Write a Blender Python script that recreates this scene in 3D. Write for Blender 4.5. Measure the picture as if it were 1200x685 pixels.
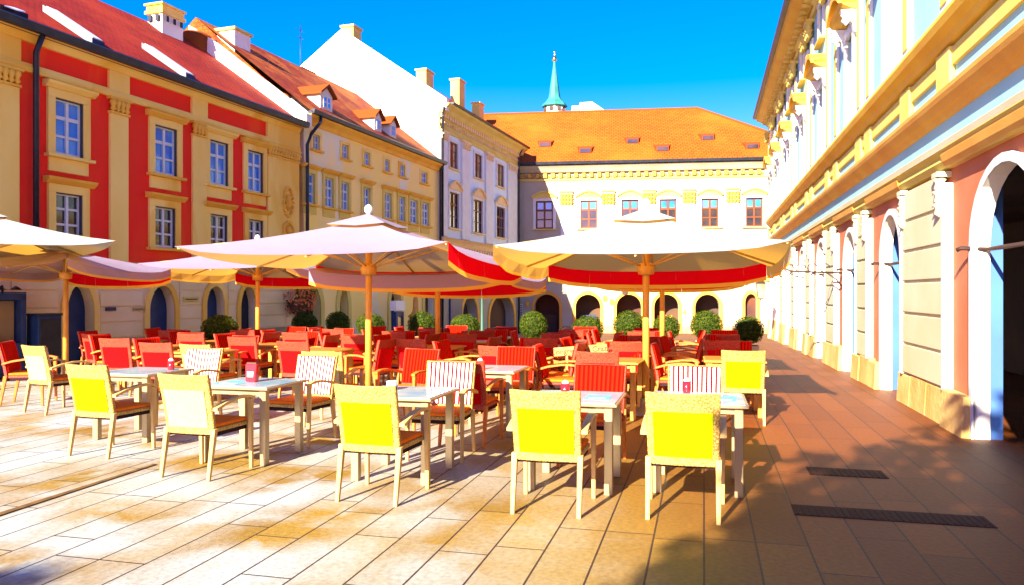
import bpy, bmesh, math, random
from mathutils import Vector, Matrix
R = math.radians
SC = bpy.context.scene
for o in list(bpy.data.objects): bpy.data.objects.remove(o)
random.seed(7)
col = SC.collection

# ------------------------------------------------------------------ camera, sky, sun, exposure
cd = bpy.data.cameras.new('camera'); cam = bpy.data.objects.new('camera', cd); col.objects.link(cam)
cam.location = (0, 0, 1.55); cam.rotation_euler = (R(90), 0, 0)
cd.sensor_width = 36; cd.lens = 27; cd.shift_y = 0.0; cd.clip_end = 600; cd.clip_start = .05
SC.camera = cam
SUN_AZ, SUN_EL = 28.5, 24.5          # light travels 28 deg to the right of the view
W = bpy.data.worlds.new('World'); SC.world = W; W.use_nodes = True
nt = W.node_tree; nt.nodes.clear()
sky = nt.nodes.new('ShaderNodeTexSky'); sky.sky_type = 'NISHITA'; sky.sun_disc = False
sky.sun_elevation = R(SUN_EL); sky.sun_rotation = R(180 + SUN_AZ)
sky.air_density = 1.0; sky.dust_density = 0.3; sky.ozone_density = 2.5
hs = nt.nodes.new('ShaderNodeHueSaturation'); hs.inputs['Saturation'].default_value = 1.6
bg = nt.nodes.new('ShaderNodeBackground'); bg.inputs[1].default_value = 0.077
wo = nt.nodes.new('ShaderNodeOutputWorld')
nt.links.new(sky.outputs[0], hs.inputs['Color']); tn = nt.nodes.new('ShaderNodeMix'); tn.data_type = 'RGBA'; tn.blend_type = 'MULTIPLY'; tn.inputs[0].default_value = 1; tn.inputs[7].default_value = (1.04, .54, .94, 1)
nt.links.new(hs.outputs[0], tn.inputs[6]); nt.links.new(tn.outputs[2], bg.inputs[0]); nt.links.new(bg.outputs[0], wo.inputs[0])
sd = bpy.data.lights.new('sun', 'SUN'); sd.energy = 5.0; sd.angle = R(.5); sd.color = (1, .87, .66)
sun = bpy.data.objects.new('sun', sd); col.objects.link(sun)
dv = Vector((math.sin(R(SUN_AZ))*math.cos(R(SUN_EL)), math.cos(R(SUN_AZ))*math.cos(R(SUN_EL)), -math.sin(R(SUN_EL))))
sun.rotation_euler = dv.to_track_quat('-Z', 'Y').to_euler()
SC.view_settings.view_transform = 'Standard'; SC.view_settings.look = 'None'
SC.view_settings.exposure = 2.35; SC.view_settings.gamma = 1.0
SC.render.resolution_x = 1024; SC.render.resolution_y = 584
SC.render.engine = 'CYCLES'

# ------------------------------------------------------------------ helpers
def tag(o, label=None, cat=None, group=None, kind=None):
    if label: o['label'] = label
    if cat: o['category'] = cat
    if group: o['group'] = group
    if kind: o['kind'] = kind
    return o
def empty(name, loc=(0,0,0), rz=0, label=None, cat=None, group=None):
    o = bpy.data.objects.new(name, None); col.objects.link(o); o.location = loc; o.rotation_euler = (0,0,rz)
    o.empty_display_size = .1
    return tag(o, label, cat, group)
def copy_tree(o, parent=None):
    c = o.copy(); col.objects.link(c)
    if parent: c.parent = parent
    for ch in o.children: copy_tree(ch, c)
    return c
class MB:
    def __init__(s): s.v = []; s.f = []; s.sm = []
    def add(s, vs, fs, smooth=False):
        n = len(s.v); s.v += [tuple(v) for v in vs]
        s.f += [tuple(i+n for i in f) for f in fs]; s.sm += [smooth]*len(fs); return s
    def quad(s, a, b, c, d): return s.add([a,b,c,d], [(0,1,2,3)])
    def box(s, x0,x1,y0,y1,z0,z1):
        return s.add([(x0,y0,z0),(x1,y0,z0),(x1,y1,z0),(x0,y1,z0),(x0,y0,z1),(x1,y0,z1),(x1,y1,z1),(x0,y1,z1)],
              [(0,3,2,1),(4,5,6,7),(0,1,5,4),(1,2,6,5),(2,3,7,6),(3,0,4,7)])
    def hexa(s, b, t):   # b,t 4 points each, matching
        return s.add(list(b)+list(t), [(3,2,1,0),(4,5,6,7),(0,1,5,4),(1,2,6,5),(2,3,7,6),(3,0,4,7)])
    def tube(s, pts, r, n=8, smooth=True, cap=True):
        pts = [Vector(p) for p in pts]; rs = r if isinstance(r,(list,tuple)) else [r]*len(pts)
        vs = []; fs = []
        for i,p in enumerate(pts):
            d = (pts[min(i+1,len(pts)-1)]-pts[max(i-1,0)]).normalized()
            u = d.cross(Vector((0,0,1)) if abs(d.z)<.95 else Vector((0,1,0))).normalized(); w = d.cross(u)
            for k in range(n):
                a = 2*math.pi*k/n; vs.append(p+(u*math.cos(a)+w*math.sin(a))*rs[i])
        for i in range(len(pts)-1):
            for k in range(n):
                k2=(k+1)%n; fs.append((i*n+k, i*n+k2, (i+1)*n+k2, (i+1)*n+k))
        if cap: fs += [tuple(range(n))[::-1], tuple(range((len(pts)-1)*n, len(pts)*n))]
        return s.add(vs, fs, smooth)
    def lathe(s, prof, c=(0,0,0), n=16, smooth=True):
        vs=[];fs=[]
        for r,z in prof:
            for k in range(n):
                a=2*math.pi*k/n; vs.append((c[0]+r*math.cos(a), c[1]+r*math.sin(a), c[2]+z))
        for i in range(len(prof)-1):
            for k in range(n):
                k2=(k+1)%n; fs.append((i*n+k,i*n+k2,(i+1)*n+k2,(i+1)*n+k))
        return s.add(vs,fs,smooth)
    def prof_x(s, prof, x0, x1):   # extrude closed (y,z) profile along x
        n=len(prof); vs=[(x0,y,z) for y,z in prof]+[(x1,y,z) for y,z in prof]
        fs=[(i,(i+1)%n,(i+1)%n+n,i+n) for i in range(n)]+[tuple(range(n))[::-1],tuple(range(n,2*n))]
        return s.add(vs,fs)
    def prof_y(s, prof, y0, y1):   # extrude closed (x,z) outline along y
        n=len(prof); vs=[(x,y0,z) for x,z in prof]+[(x,y1,z) for x,z in prof]
        fs=[(i,(i+1)%n,(i+1)%n+n,i+n) for i in range(n)]+[tuple(range(n))[::-1],tuple(range(n,2*n))]
        return s.add(vs,fs)
    def build(s, name, mat, parent=None, bevel=0, label=None):
        me = bpy.data.meshes.new(name); me.from_pydata(s.v, [], s.f)
        me.polygons.foreach_set('use_smooth', s.sm)
        bm = bmesh.new(); bm.from_mesh(me); bmesh.ops.recalc_face_normals(bm, faces=bm.faces)
        bm.to_mesh(me); bm.free()
        me.materials.append(mat)
        o = bpy.data.objects.new(name, me); col.objects.link(o)
        if parent: o.parent = parent
        if bevel:
            m = o.modifiers.new('b','BEVEL'); m.width = bevel; m.segments = 1 if bevel<.008 else 2; m.limit_method='ANGLE'
        if label: o['label']=label
        return o

def mat(name, c, rough=.8, c2=None, scale=3, bump=0, bscale=40, metal=0, stretch=None, detail=5, spec=.3, lo=.35, hi=.65, c3=None, s3=.6):
    m = bpy.data.materials.new(name); m.use_nodes=True; n=m.node_tree; b=n.nodes['Principled BSDF']
    b.inputs['Roughness'].default_value=rough; b.inputs['Metallic'].default_value=metal
    b.inputs['Specular IOR Level'].default_value=spec
    b.inputs['Base Color'].default_value=(*c,1)
    tc=n.nodes.new('ShaderNodeTexCoord'); mp=n.nodes.new('ShaderNodeMapping'); n.links.new(tc.outputs['Object'],mp.inputs[0])
    if stretch: mp.inputs['Scale'].default_value=stretch
    if c2:
        nz=n.nodes.new('ShaderNodeTexNoise'); nz.inputs['Scale'].default_value=scale; nz.inputs['Detail'].default_value=detail
        rp=n.nodes.new('ShaderNodeValToRGB'); rp.color_ramp.elements[0].position=lo; rp.color_ramp.elements[1].position=hi
        rp.color_ramp.elements[0].color=(*c,1); rp.color_ramp.elements[1].color=(*c2,1)
        n.links.new(mp.outputs[0],nz.inputs['Vector']); n.links.new(nz.outputs['Fac'],rp.inputs[0])
        out=rp.outputs[0]
        if c3:
            nz3=n.nodes.new('ShaderNodeTexNoise'); nz3.inputs['Scale'].default_value=s3; nz3.inputs['Detail'].default_value=6; nz3.inputs['Distortion'].default_value=.6
            r3=n.nodes.new('ShaderNodeValToRGB'); r3.color_ramp.elements[0].position=.52; r3.color_ramp.elements[1].position=.62
            n.links.new(mp.outputs[0],nz3.inputs['Vector']); n.links.new(nz3.outputs['Fac'],r3.inputs[0])
            mx=n.nodes.new('ShaderNodeMix'); mx.data_type='RGBA'; n.links.new(r3.outputs[0],mx.inputs[0]); n.links.new(out,mx.inputs[6]); mx.inputs[7].default_value=(*c3,1); out=mx.outputs[2]
        n.links.new(out,b.inputs['Base Color'])
    if bump:
        nb=n.nodes.new('ShaderNodeTexNoise'); nb.inputs['Scale'].default_value=bscale; nb.inputs['Detail'].default_value=4
        bp=n.nodes.new('ShaderNodeBump'); bp.inputs['Strength'].default_value=bump; bp.inputs['Distance'].default_value=.02
        n.links.new(mp.outputs[0],nb.inputs['Vector']); n.links.new(nb.outputs['Fac'],bp.inputs['Height']); n.links.new(bp.outputs[0],b.inputs['Normal'])
    return m
def nodes(m): return m.node_tree, m.node_tree.nodes['Principled BSDF']

M = {}
M['cream']   = mat('cream_plaster',(.90,.66,.18),.85,(.86,.58,.12),1.2,.25,60,c3=(.80,.46,.06),stretch=(1,1,.35))
M['red']     = mat('red_plaster',(.86,.018,.008),.85,(.80,.03,.008),1.5,.2,60,c3=(.86,.06,.008),stretch=(1,1,.35))
M['rust']    = mat('cream_rustication',(.84,.66,.36),.85,(.76,.58,.26),1,.3,50)
M['plinth']  = mat('stone_plinth',(.42,.30,.15),.9,(.30,.21,.11),2,.4,30)
M['yellowwall']= mat('weathered_yellow_plaster',(.95,.72,.17),.9,(.90,.70,.26),.9,.3,50,c3=(.74,.74,.58),s3=.45,stretch=(1,1,.35))
M['ochre']   = mat('ochre_trim',(.82,.48,.06),.85,(.74,.38,.04),2,.2,60)
M['paleblue']= mat('pale_blue_plaster',(.62,.76,.86),.85,(.66,.78,.84),1.5,.2,60)
M['whitewall']= mat('white_plaster',(.78,.76,.70),.85,(.70,.67,.58),.6,.2,50)
M['farwall'] = mat('ivory_plaster',(.40,.385,.30),.85,(.36,.325,.22),.7,.2,50)
M['goldtrim']= mat('gold_ochre_trim',(.55,.34,.06),.8,(.42,.24,.03),6,.3,50)
M['aqua']    = mat('aqua_plaster',(.24,.50,.58),.8,(.29,.54,.58),1.2,.15,60)
M['lemon']   = mat('lemon_plaster',(.66,.55,.14),.8,(.60,.46,.09),1.2,.2,60)
M['orangeledge'] = mat('orange_ledge',(.66,.36,.06),.7,(.60,.28,.04),1.5,.2,40)
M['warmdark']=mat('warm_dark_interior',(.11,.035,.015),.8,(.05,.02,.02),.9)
M['bluetrim']=mat('pale_ochre_trim',(.84,.66,.34),.85,(.78,.56,.24),5)
M['jambshade']=mat('blue_jamb_shade',(.05,.14,.42),.8,(.04,.10,.34),1)  # blue shade of the arch jambs, put in as a surface colour
M['coral']   = mat('coral_plaster',(.48,.15,.07),.85,(.43,.12,.045),1.5,.2,60)
M['white']   = mat('white_paint',(.66,.68,.66),.6,(.60,.62,.60),3)
M['frame_dk']= mat('dark_window_frame',(.05,.05,.07),.5)
M['frame_br']= mat('brown_window_frame',(.17,.04,.006),.5,(.13,.03,.005),5)
M['metal_dk']= mat('dark_sheet_metal',(.025,.03,.05),.45,(.04,.045,.06),4,metal=.6)
M['iron']    = mat('wrought_iron',(.06,.035,.03),.5,metal=.5)
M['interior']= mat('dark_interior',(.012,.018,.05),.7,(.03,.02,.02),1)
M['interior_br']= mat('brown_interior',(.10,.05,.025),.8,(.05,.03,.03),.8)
M['door_blue']= mat('dark_blue_door',(.01,.03,.11),.4,(.015,.04,.14),6)
M['wood']    = mat('orange_varnished_wood',(.60,.30,.05),.45,(.50,.22,.03),6,.15,30,stretch=(8,8,1))
M['palewood']= mat('pale_chair_wood',(.56,.36,.13),.5,(.46,.27,.07),8,.1,40,stretch=(6,6,1))
M['steel']   = mat('satin_table_metal',(.36,.28,.15),.3,metal=.35)
M['soil']    = mat('dark_soil',(.05,.03,.02),.95)
M['pot']     = mat('cream_planter',(.70,.55,.30),.8,(.6,.45,.22),4,.3,40)
M['copper']  = mat('green_copper',(.03,.20,.17),.6,(.02,.15,.14),1.5,.2,10)
M['gold']    = mat('gilded_metal',(.8,.5,.1),.25,metal=1)
M['bark']    = mat('tree_bark',(.12,.08,.05),.9,(.07,.05,.03),8,.5,20)
M['redglass']= mat('red_glass',(.60,.01,.02),.15,spec=.6)
M['paper']   = mat('white_paper',(.8,.78,.72),.6)
M['blueprint']= mat('blue_print',(.10,.35,.65),.5)
M['signwood']= mat('sign_wood',(.55,.28,.08),.6,(.45,.2,.05),6)
M['darkpaint']= mat('dark_brown_paint',(.08,.03,.01),.6)
M['limepaint']= mat('lime_board',(.62,.70,.02),.6)
M['skylight']= mat('skylight_glare_glass',(.75,.75,.72),.15,spec=.8)  # near-white colour stands in for glare on the panes
M['grate']   = mat('cast_iron_grate',(.05,.022,.014),.8,(.03,.012,.01),20,metal=.4)
M['flower']  = mat('flower_petals',(.75,.10,.03),.7,(.75,.25,.05),9)

def glass_mat(name, c, c2, rough=.08):
    m = mat(name, c, rough, c2, 1.3, spec=.9); return m
M['glass_blue']= glass_mat('sky_painted_window_glass',(.02,.14,.65),(.07,.34,.85))  # blue base colour paints in the reflected sky
M['glass_dark']= glass_mat('dark_window_glass',(.02,.02,.03),(.06,.035,.03))
M['glass_warm']= glass_mat('warm_window_glass',(.22,.14,.06),(.40,.33,.22))

def rooftile(name, c1, c2, c3, sc=1.0, patch=.4):
    m = bpy.data.materials.new(name); m.use_nodes=True; n,b=nodes(m); b.inputs['Roughness'].default_value=.85; b.inputs['Specular IOR Level'].default_value=.2
    tc=n.nodes.new('ShaderNodeTexCoord')
    bt=n.nodes.new('ShaderNodeTexBrick'); bt.inputs['Scale'].default_value=1; bt.inputs['Brick Width'].default_value=.17*sc; bt.inputs['Row Height'].default_value=.13*sc
    bt.inputs['Mortar Size'].default_value=.012*sc; bt.inputs['Mortar Smooth'].default_value=.3
    bt.inputs['Color1'].default_value=(*c1,1); bt.inputs['Color2'].default_value=(*c2,1); bt.inputs['Mortar'].default_value=tuple(x*.35 for x in c1)+(1,)
    n.links.new(tc.outputs['UV'],bt.inputs['Vector'])
    nz=n.nodes.new('ShaderNodeTexNoise'); nz.inputs['Scale'].default_value=patch; nz.inputs['Detail'].default_value=8; nz.inputs['Roughness'].default_value=.7; n.links.new(tc.outputs['UV'],nz.inputs['Vector'])
    rp=n.nodes.new('ShaderNodeValToRGB'); rp.color_ramp.elements[0].position=.45; rp.color_ramp.elements[1].position=.62; n.links.new(nz.outputs['Fac'],rp.inputs[0])
    mx=n.nodes.new('ShaderNodeMix'); mx.data_type='RGBA'; mm=n.nodes.new('ShaderNodeMath'); mm.operation='MULTIPLY'; mm.inputs[1].default_value=.7
    n.links.new(rp.outputs[0],mm.inputs[0]); n.links.new(mm.outputs[0],mx.inputs[0]); n.links.new(bt.outputs[0],mx.inputs[6]); mx.inputs[7].default_value=(*c3,1)
    n.links.new(mx.outputs[2],b.inputs['Base Color'])
    bp=n.nodes.new('ShaderNodeBump'); bp.inputs['Strength'].default_value=.8; bp.inputs['Distance'].default_value=.03; bp.invert=True
    n.links.new(bt.outputs['Fac'],bp.inputs['Height']); n.links.new(bp.outputs[0],b.inputs['Normal'])
    return m
M['tile_red'] = rooftile('red_roof_tiles',(.32,.012,.004),(.22,.008,.003),(.40,.035,.006))
M['tile_patchy']= rooftile('weathered_roof_tiles',(.34,.035,.005),(.20,.02,.004),(.52,.16,.012),patch=.6)
M['tile_orange']= rooftile('orange_roof_tiles',(.43,.082,.003),(.36,.062,.003),(.46,.11,.006),sc=1.6,patch=.15)

def wicker(name='woven_wicker',ca=(.56,.38,.09,1),cb=(.26,.14,.025,1)):
    m = bpy.data.materials.new(name); m.use_nodes=True; n,b=nodes(m); b.inputs['Roughness'].default_value=.6
    tc=n.nodes.new('ShaderNodeTexCoord'); vo=n.nodes.new('ShaderNodeTexVoronoi'); vo.inputs['Scale'].default_value=75
    n.links.new(tc.outputs['Object'],vo.inputs['Vector'])
    rp=n.nodes.new('ShaderNodeValToRGB'); rp.color_ramp.elements[0].position=.25; rp.color_ramp.elements[1].position=.62
    rp.color_ramp.elements[0].color=ca; rp.color_ramp.elements[1].color=cb
    n.links.new(vo.outputs['Distance'],rp.inputs[0]); n.links.new(rp.outputs[0],b.inputs['Base Color'])
    bp=n.nodes.new('ShaderNodeBump'); bp.inputs['Strength'].default_value=.6; bp.inputs['Distance'].default_value=.006; bp.invert=True
    n.links.new(vo.outputs['Distance'],bp.inputs['Height']); n.links.new(bp.outputs[0],b.inputs['Normal']); return m
M['wicker']=wicker(); M['wicker_canopy']=wicker('canopy_light_wicker',(.52,.05,.008,1),(.26,.015,.004,1))  # second wicker copy has the orange light under the canopies tinted in
def fabric(name,c):
    return mat(name,c,.95,tuple(x*.88 for x in c),30,.25,300,detail=2,spec=.05)
M['lime']=fabric('lime_fabric',(.33,.48,.0)); M['creamfab']=fabric('cream_fabric',(.55,.46,.17)); M['redfab']=fabric('red_fabric',(.55,.003,.004))
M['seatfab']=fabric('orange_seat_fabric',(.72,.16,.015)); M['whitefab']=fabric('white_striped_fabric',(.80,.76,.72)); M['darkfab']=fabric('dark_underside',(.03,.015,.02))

def canvas(name, dif, tra, f=.4):
    m=bpy.data.materials.new(name); m.use_nodes=True; n=m.node_tree; n.nodes.clear()
    d=n.nodes.new('ShaderNodeBsdfDiffuse'); t=n.nodes.new('ShaderNodeBsdfTranslucent'); mx=n.nodes.new('ShaderNodeMixShader'); o=n.nodes.new('ShaderNodeOutputMaterial')
    d.inputs[0].default_value=(*dif,1); t.inputs[0].default_value=(*tra,1); mx.inputs[0].default_value=f
    tc=n.nodes.new('ShaderNodeTexCoord'); nz=n.nodes.new('ShaderNodeTexNoise'); nz.inputs['Scale'].default_value=2.2; nz.inputs['Detail'].default_value=3; bp=n.nodes.new('ShaderNodeBump'); bp.inputs['Strength'].default_value=.35; bp.inputs['Distance'].default_value=.05
    n.links.new(tc.outputs['Object'],nz.inputs['Vector']); n.links.new(nz.outputs['Fac'],bp.inputs['Height']); n.links.new(bp.outputs[0],d.inputs['Normal'])
    n.links.new(d.outputs[0],mx.inputs[1]); n.links.new(t.outputs[0],mx.inputs[2]); n.links.new(mx.outputs[0],o.inputs[0]); return m
M['canvas_white']=canvas('white_canvas',(.33,.39,.43),(.92,.50,.06),.36)
M['canvas_pink']=canvas('lavender_white_canvas',(.27,.245,.37),(.92,.46,.06),.34)
M['canvas_red']=canvas('red_canvas',(.70,.003,.008),(.95,.004,.012),.5)
M['canvas_hem']=canvas('cream_hem',(.85,.50,.08),(.9,.5,.05),.4)

def leafmat(name,c1,c2,tr=.3):
    m=bpy.data.materials.new(name); m.use_nodes=True; n=m.node_tree; n.nodes.clear()
    d=n.nodes.new('ShaderNodeBsdfDiffuse'); t=n.nodes.new('ShaderNodeBsdfTranslucent'); mx=n.nodes.new('ShaderNodeMixShader'); o=n.nodes.new('ShaderNodeOutputMaterial')
    tc=n.nodes.new('ShaderNodeTexCoord'); nz=n.nodes.new('ShaderNodeTexNoise'); nz.inputs['Scale'].default_value=14; nz.inputs['Detail'].default_value=2
    rp=n.nodes.new('ShaderNodeValToRGB'); rp.color_ramp.elements[0].position=.38; rp.color_ramp.elements[1].position=.62; rp.color_ramp.elements[0].color=(*c1,1); rp.color_ramp.elements[1].color=(*c2,1)
    n.links.new(tc.outputs['Object'],nz.inputs['Vector']); n.links.new(nz.outputs['Fac'],rp.inputs[0]); n.links.new(rp.outputs[0],d.inputs[0]); n.links.new(rp.outputs[0],t.inputs[0])
    mx.inputs[0].default_value=tr; n.links.new(d.outputs[0],mx.inputs[1]); n.links.new(t.outputs[0],mx.inputs[2]); n.links.new(mx.outputs[0],o.inputs[0]); return m
M['boxleaf']=leafmat('box_leaves',(.02,.045,.005),(.11,.14,.012))
M['treeleaf']=leafmat('tree_leaves',(.04,.10,.02),(.09,.15,.03))
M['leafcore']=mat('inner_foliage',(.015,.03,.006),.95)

def paving():
    m=bpy.data.materials.new('stone_paving'); m.use_nodes=True; n,b=nodes(m); b.inputs['Roughness'].default_value=.62; b.inputs['Specular IOR Level'].default_value=.35
    tc=n.nodes.new('ShaderNodeTexCoord'); mp=n.nodes.new('ShaderNodeMapping'); mp.inputs['Rotation'].default_value=(0,0,-R(90-14.04)); n.links.new(tc.outputs['Object'],mp.inputs[0])
    bt=n.nodes.new('ShaderNodeTexBrick'); bt.inputs['Scale'].default_value=1; bt.inputs['Brick Width'].default_value=1.25; bt.inputs['Row Height'].default_value=.31
    bt.inputs['Mortar Size'].default_value=.0065; bt.inputs['Mortar Smooth'].default_value=.15; bt.offset=.37; bt.offset_frequency=3; bt.squash=.7; bt.squash_frequency=4
    bt.inputs['Color1'].default_value=(.27,.165,.022,1); bt.inputs['Color2'].default_value=(.20,.115,.014,1); bt.inputs['Mortar'].default_value=(.03,.012,.008,1)
    n.links.new(mp.outputs[0],bt.inputs['Vector'])
    # big worn pale / blue-grey / ochre patches
    def noise(s,d,lo,hi,dist=.4,vec=None):
        z=n.nodes.new('ShaderNodeTexNoise'); z.inputs['Scale'].default_value=s; z.inputs['Detail'].default_value=d; z.inputs['Distortion'].default_value=dist; n.links.new(vec or mp.outputs[0],z.inputs['Vector'])
        r=n.nodes.new('ShaderNodeValToRGB'); r.color_ramp.elements[0].position=lo; r.color_ramp.elements[1].position=hi; n.links.new(z.outputs['Fac'],r.inputs[0]); return r.outputs[0]
    def mixc(f,a,c):
        x=n.nodes.new('ShaderNodeMix'); x.data_type='RGBA'; n.links.new(f,x.inputs[0]); n.links.new(a,x.inputs[6]); x.inputs[7].default_value=c; return x.outputs[2]
    # pale patches fade towards the arcade on the right
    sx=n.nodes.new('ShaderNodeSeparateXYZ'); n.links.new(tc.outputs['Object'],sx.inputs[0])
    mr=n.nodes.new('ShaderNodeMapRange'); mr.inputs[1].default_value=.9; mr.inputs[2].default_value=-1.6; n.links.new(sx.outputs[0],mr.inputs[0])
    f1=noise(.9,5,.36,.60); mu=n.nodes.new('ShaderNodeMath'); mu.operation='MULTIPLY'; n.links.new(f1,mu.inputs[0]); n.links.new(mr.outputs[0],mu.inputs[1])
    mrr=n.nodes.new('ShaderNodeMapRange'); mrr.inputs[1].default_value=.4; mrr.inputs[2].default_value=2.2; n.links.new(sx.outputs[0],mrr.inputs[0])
    rd=n.nodes.new('ShaderNodeMix'); rd.data_type='RGBA'; rd.blend_type='MULTIPLY'; n.links.new(mrr.outputs[0],rd.inputs[0]); n.links.new(bt.outputs[0],rd.inputs[6]); rd.inputs[7].default_value=(.62,.26,.10,1)  # redder walkway stone, darkened further to deepen the tree shade on it
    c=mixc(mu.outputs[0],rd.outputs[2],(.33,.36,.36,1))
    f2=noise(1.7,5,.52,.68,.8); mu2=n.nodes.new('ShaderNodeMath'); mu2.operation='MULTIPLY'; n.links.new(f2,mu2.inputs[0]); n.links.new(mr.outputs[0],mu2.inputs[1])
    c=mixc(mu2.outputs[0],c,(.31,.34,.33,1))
    mortar=n.nodes.new('ShaderNodeMix'); mortar.data_type='RGBA'; n.links.new(bt.outputs['Fac'],mortar.inputs[0]); n.links.new(c,mortar.inputs[6]); mortar.inputs[7].default_value=(.035,.015,.01,1)
    fine=n.nodes.new('ShaderNodeTexNoise'); fine.inputs['Scale'].default_value=28; fine.inputs['Detail'].default_value=6; n.links.new(mp.outputs[0],fine.inputs['Vector'])
    hv=n.nodes.new('ShaderNodeHueSaturation'); n.links.new(mortar.outputs[2],hv.inputs['Color']); mr2=n.nodes.new('ShaderNodeMapRange'); mr2.inputs[1].default_value=.3; mr2.inputs[2].default_value=.7; mr2.inputs[3].default_value=.8; mr2.inputs[4].default_value=1.15; n.links.new(fine.outputs['Fac'],mr2.inputs[0]); n.links.new(mr2.outputs[0],hv.inputs['Value'])
    n.links.new(hv.outputs[0],b.inputs['Base Color'])
    bp=n.nodes.new('ShaderNodeBump'); bp.inputs['Strength'].default_value=.5; bp.inputs['Distance'].default_value=.02; bp.invert=True; n.links.new(bt.outputs['Fac'],bp.inputs['Height'])
    bp2=n.nodes.new('ShaderNodeBump'); bp2.inputs['Strength'].default_value=.25; bp2.inputs['Distance'].default_value=.01; n.links.new(fine.outputs['Fac'],bp2.inputs['Height']); n.links.new(bp.outputs[0],bp2.inputs['Normal'])
    n.links.new(bp2.outputs[0],b.inputs['Normal']); return m
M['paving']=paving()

# ------------------------------------------------------------------ ground (the square sinks gently towards its far end)
def zg(y): return 0.0 if y<=10 else -.75*((min(y,60)-10)/34)**1.5
mb=MB(); ys=[-60,-20,0,5]+[10+i*1.5 for i in range(34)]+[80,160,400]; xs=[-250,-60,-20,0,20,60,250]
for y in ys:
    for x in xs: mb.v.append((x,y,zg(y)))
for j in range(len(ys)-1):
    for i in range(len(xs)-1):
        a=j*len(xs)+i; mb.f.append((a,a+1,a+1+len(xs),a+len(xs))); mb.sm.append(True)
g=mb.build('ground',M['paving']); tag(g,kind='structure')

# direction of the square: u runs away along the arcade, e across it
U=Vector((.2425,.9701,0)); E=Vector((.9701,-.2425,0)); AZU=-math.atan2(.2425,.9701)
def AB(a,b): p=E*a+U*b; return Vector((p.x,p.y,zg(p.y)))

# ------------------------------------------------------------------ facade helpers (local x along wall, y inward, z up)
class Facade:
    """plane: P0 + x*dx (unit), inward = dy; measured photo points give x and z on the wall"""
    def __init__(s,P0,dx,flip=False):
        s.P0=Vector((*P0,0)); s.dx=Vector((*dx,0)).normalized(); s.dy=Vector((-s.dx.y,s.dx.x,0))
        s.rz=math.atan2(s.dx.y,s.dx.x)
    def x(s,px):
        q=(px-600)/900; return (q*s.P0.y-s.P0.x)/(s.dx.x-q*s.dx.y)
    def z(s,px,py):
        Y=s.P0.y+s.dx.y*s.x(px); return 1.55+(341-py)*Y/900
    def rect(s,x0,x1,y0,y1):
        xc=(x0+x1)/2; a=s.x(x0); b=s.x(x1); return (min(a,b),max(a,b),s.z(xc,y1),s.z(xc,y0))
def wall_holes(mb,x0,x1,z0,z1,holes,depth=.16,y=0):
    xs=sorted({x0,x1,*[h[0] for h in holes],*[h[1] for h in holes]}); xs=[v for v in xs if x0-1e-6<=v<=x1+1e-6]
    for i in range(len(xs)-1):
        a,b=xs[i],xs[i+1]; m=(a+b)/2
        if b-a<1e-5: continue
        hs_=sorted([h for h in holes if h[0]<m<h[1]],key=lambda h:h[2]); z=z0
        for h in hs_:
            if h[2]>z: mb.quad((a,y,z),(b,y,z),(b,y,h[2]),(a,y,h[2]))
            z=h[3]
        if z<z1: mb.quad((a,y,z),(b,y,z),(b,y,z1),(a,y,z1))
    for h in holes:
        a,b,c,d=h
        mb.quad((a,y,c),(a,y+depth,c),(a,y+depth,d),(a,y,d)); mb.quad((b,y,c),(b,y+depth,c),(b,y+depth,d),(b,y,d))
        mb.quad((a,y,c),(b,y,c),(b,y+depth,c),(a,y+depth,c)); mb.quad((a,y,d),(b,y,d),(b,y+depth,d),(a,y+depth,d))
def arch_curve(a,b,sp,top,n=14):
    c=(a+b)/2; r=(b-a)/2; return [(c-r*math.cos(math.pi*k/n), sp+(top-sp)*math.sin(math.pi*k/n)) for k in range(n+1)]
def arcade(mb,x0,x1,z0,z1,arches,depth=.35,y=0):
    x=x0
    for (a,b,sp,top) in sorted(arches):
        if a>x: mb.quad((x,y,z0),(a,y,z0),(a,y,z1),(x,y,z1))
        cv=arch_curve(a,b,sp,top)
        for (p,q),(p2,q2) in zip(cv,cv[1:]):
            mb.quad((p,y,q),(p2,y,q2),(p2,y,z1),(p,y,z1)); mb.quad((p,y,q),(p2,y,q2),(p2,y+depth,q2),(p,y+depth,q))
        mb.quad((a,y,z0),(a,y+depth,z0),(a,y+depth,sp),(a,y,sp)); mb.quad((b,y,z0),(b,y+depth,z0),(b,y+depth,sp),(b,y,sp))
        x=b
    if x<x1: mb.quad((x,y,z0),(x1,y,z0),(x1,y,z1),(x,y,z1))
def arch_band(mb,a,b,sp,top,w,z0,y0,y1,n=14):
    """moulded surround round an arch, width w, from y0 (front) to y1"""
    i=[(a,z0)]+arch_curve(a,b,sp,top,n)+[(b,z0)]; o=[(a-w,z0)]+arch_curve(a-w,b+w,sp,top+w,n)+[(b+w,z0)]
    for k in range(len(i)-1):
        (p,q),(p2,q2),(r,s_),(r2,s2)=i[k],i[k+1],o[k],o[k+1]
        mb.quad((p,y0,q),(p2,y0,q2),(r2,y0,s2),(r,y0,s_)); mb.quad((p,y0,q),(p2,y0,q2),(p2,y1,q2),(p,y1,q)); mb.quad((r,y0,s_),(r2,y0,s2),(r2,y1,s2),(r,y1,s_))
def body(mb,x0,x1,z0,z1,D,left=True,right=True):
    if left: mb.quad((x0,0,z0),(x0,D,z0),(x0,D,z1),(x0,0,z1))
    if right: mb.quad((x1,0,z0),(x1,D,z0),(x1,D,z1),(x1,0,z1))
    mb.quad((x0,D,z0),(x1,D,z0),(x1,D,z1),(x0,D,z1))
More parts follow.
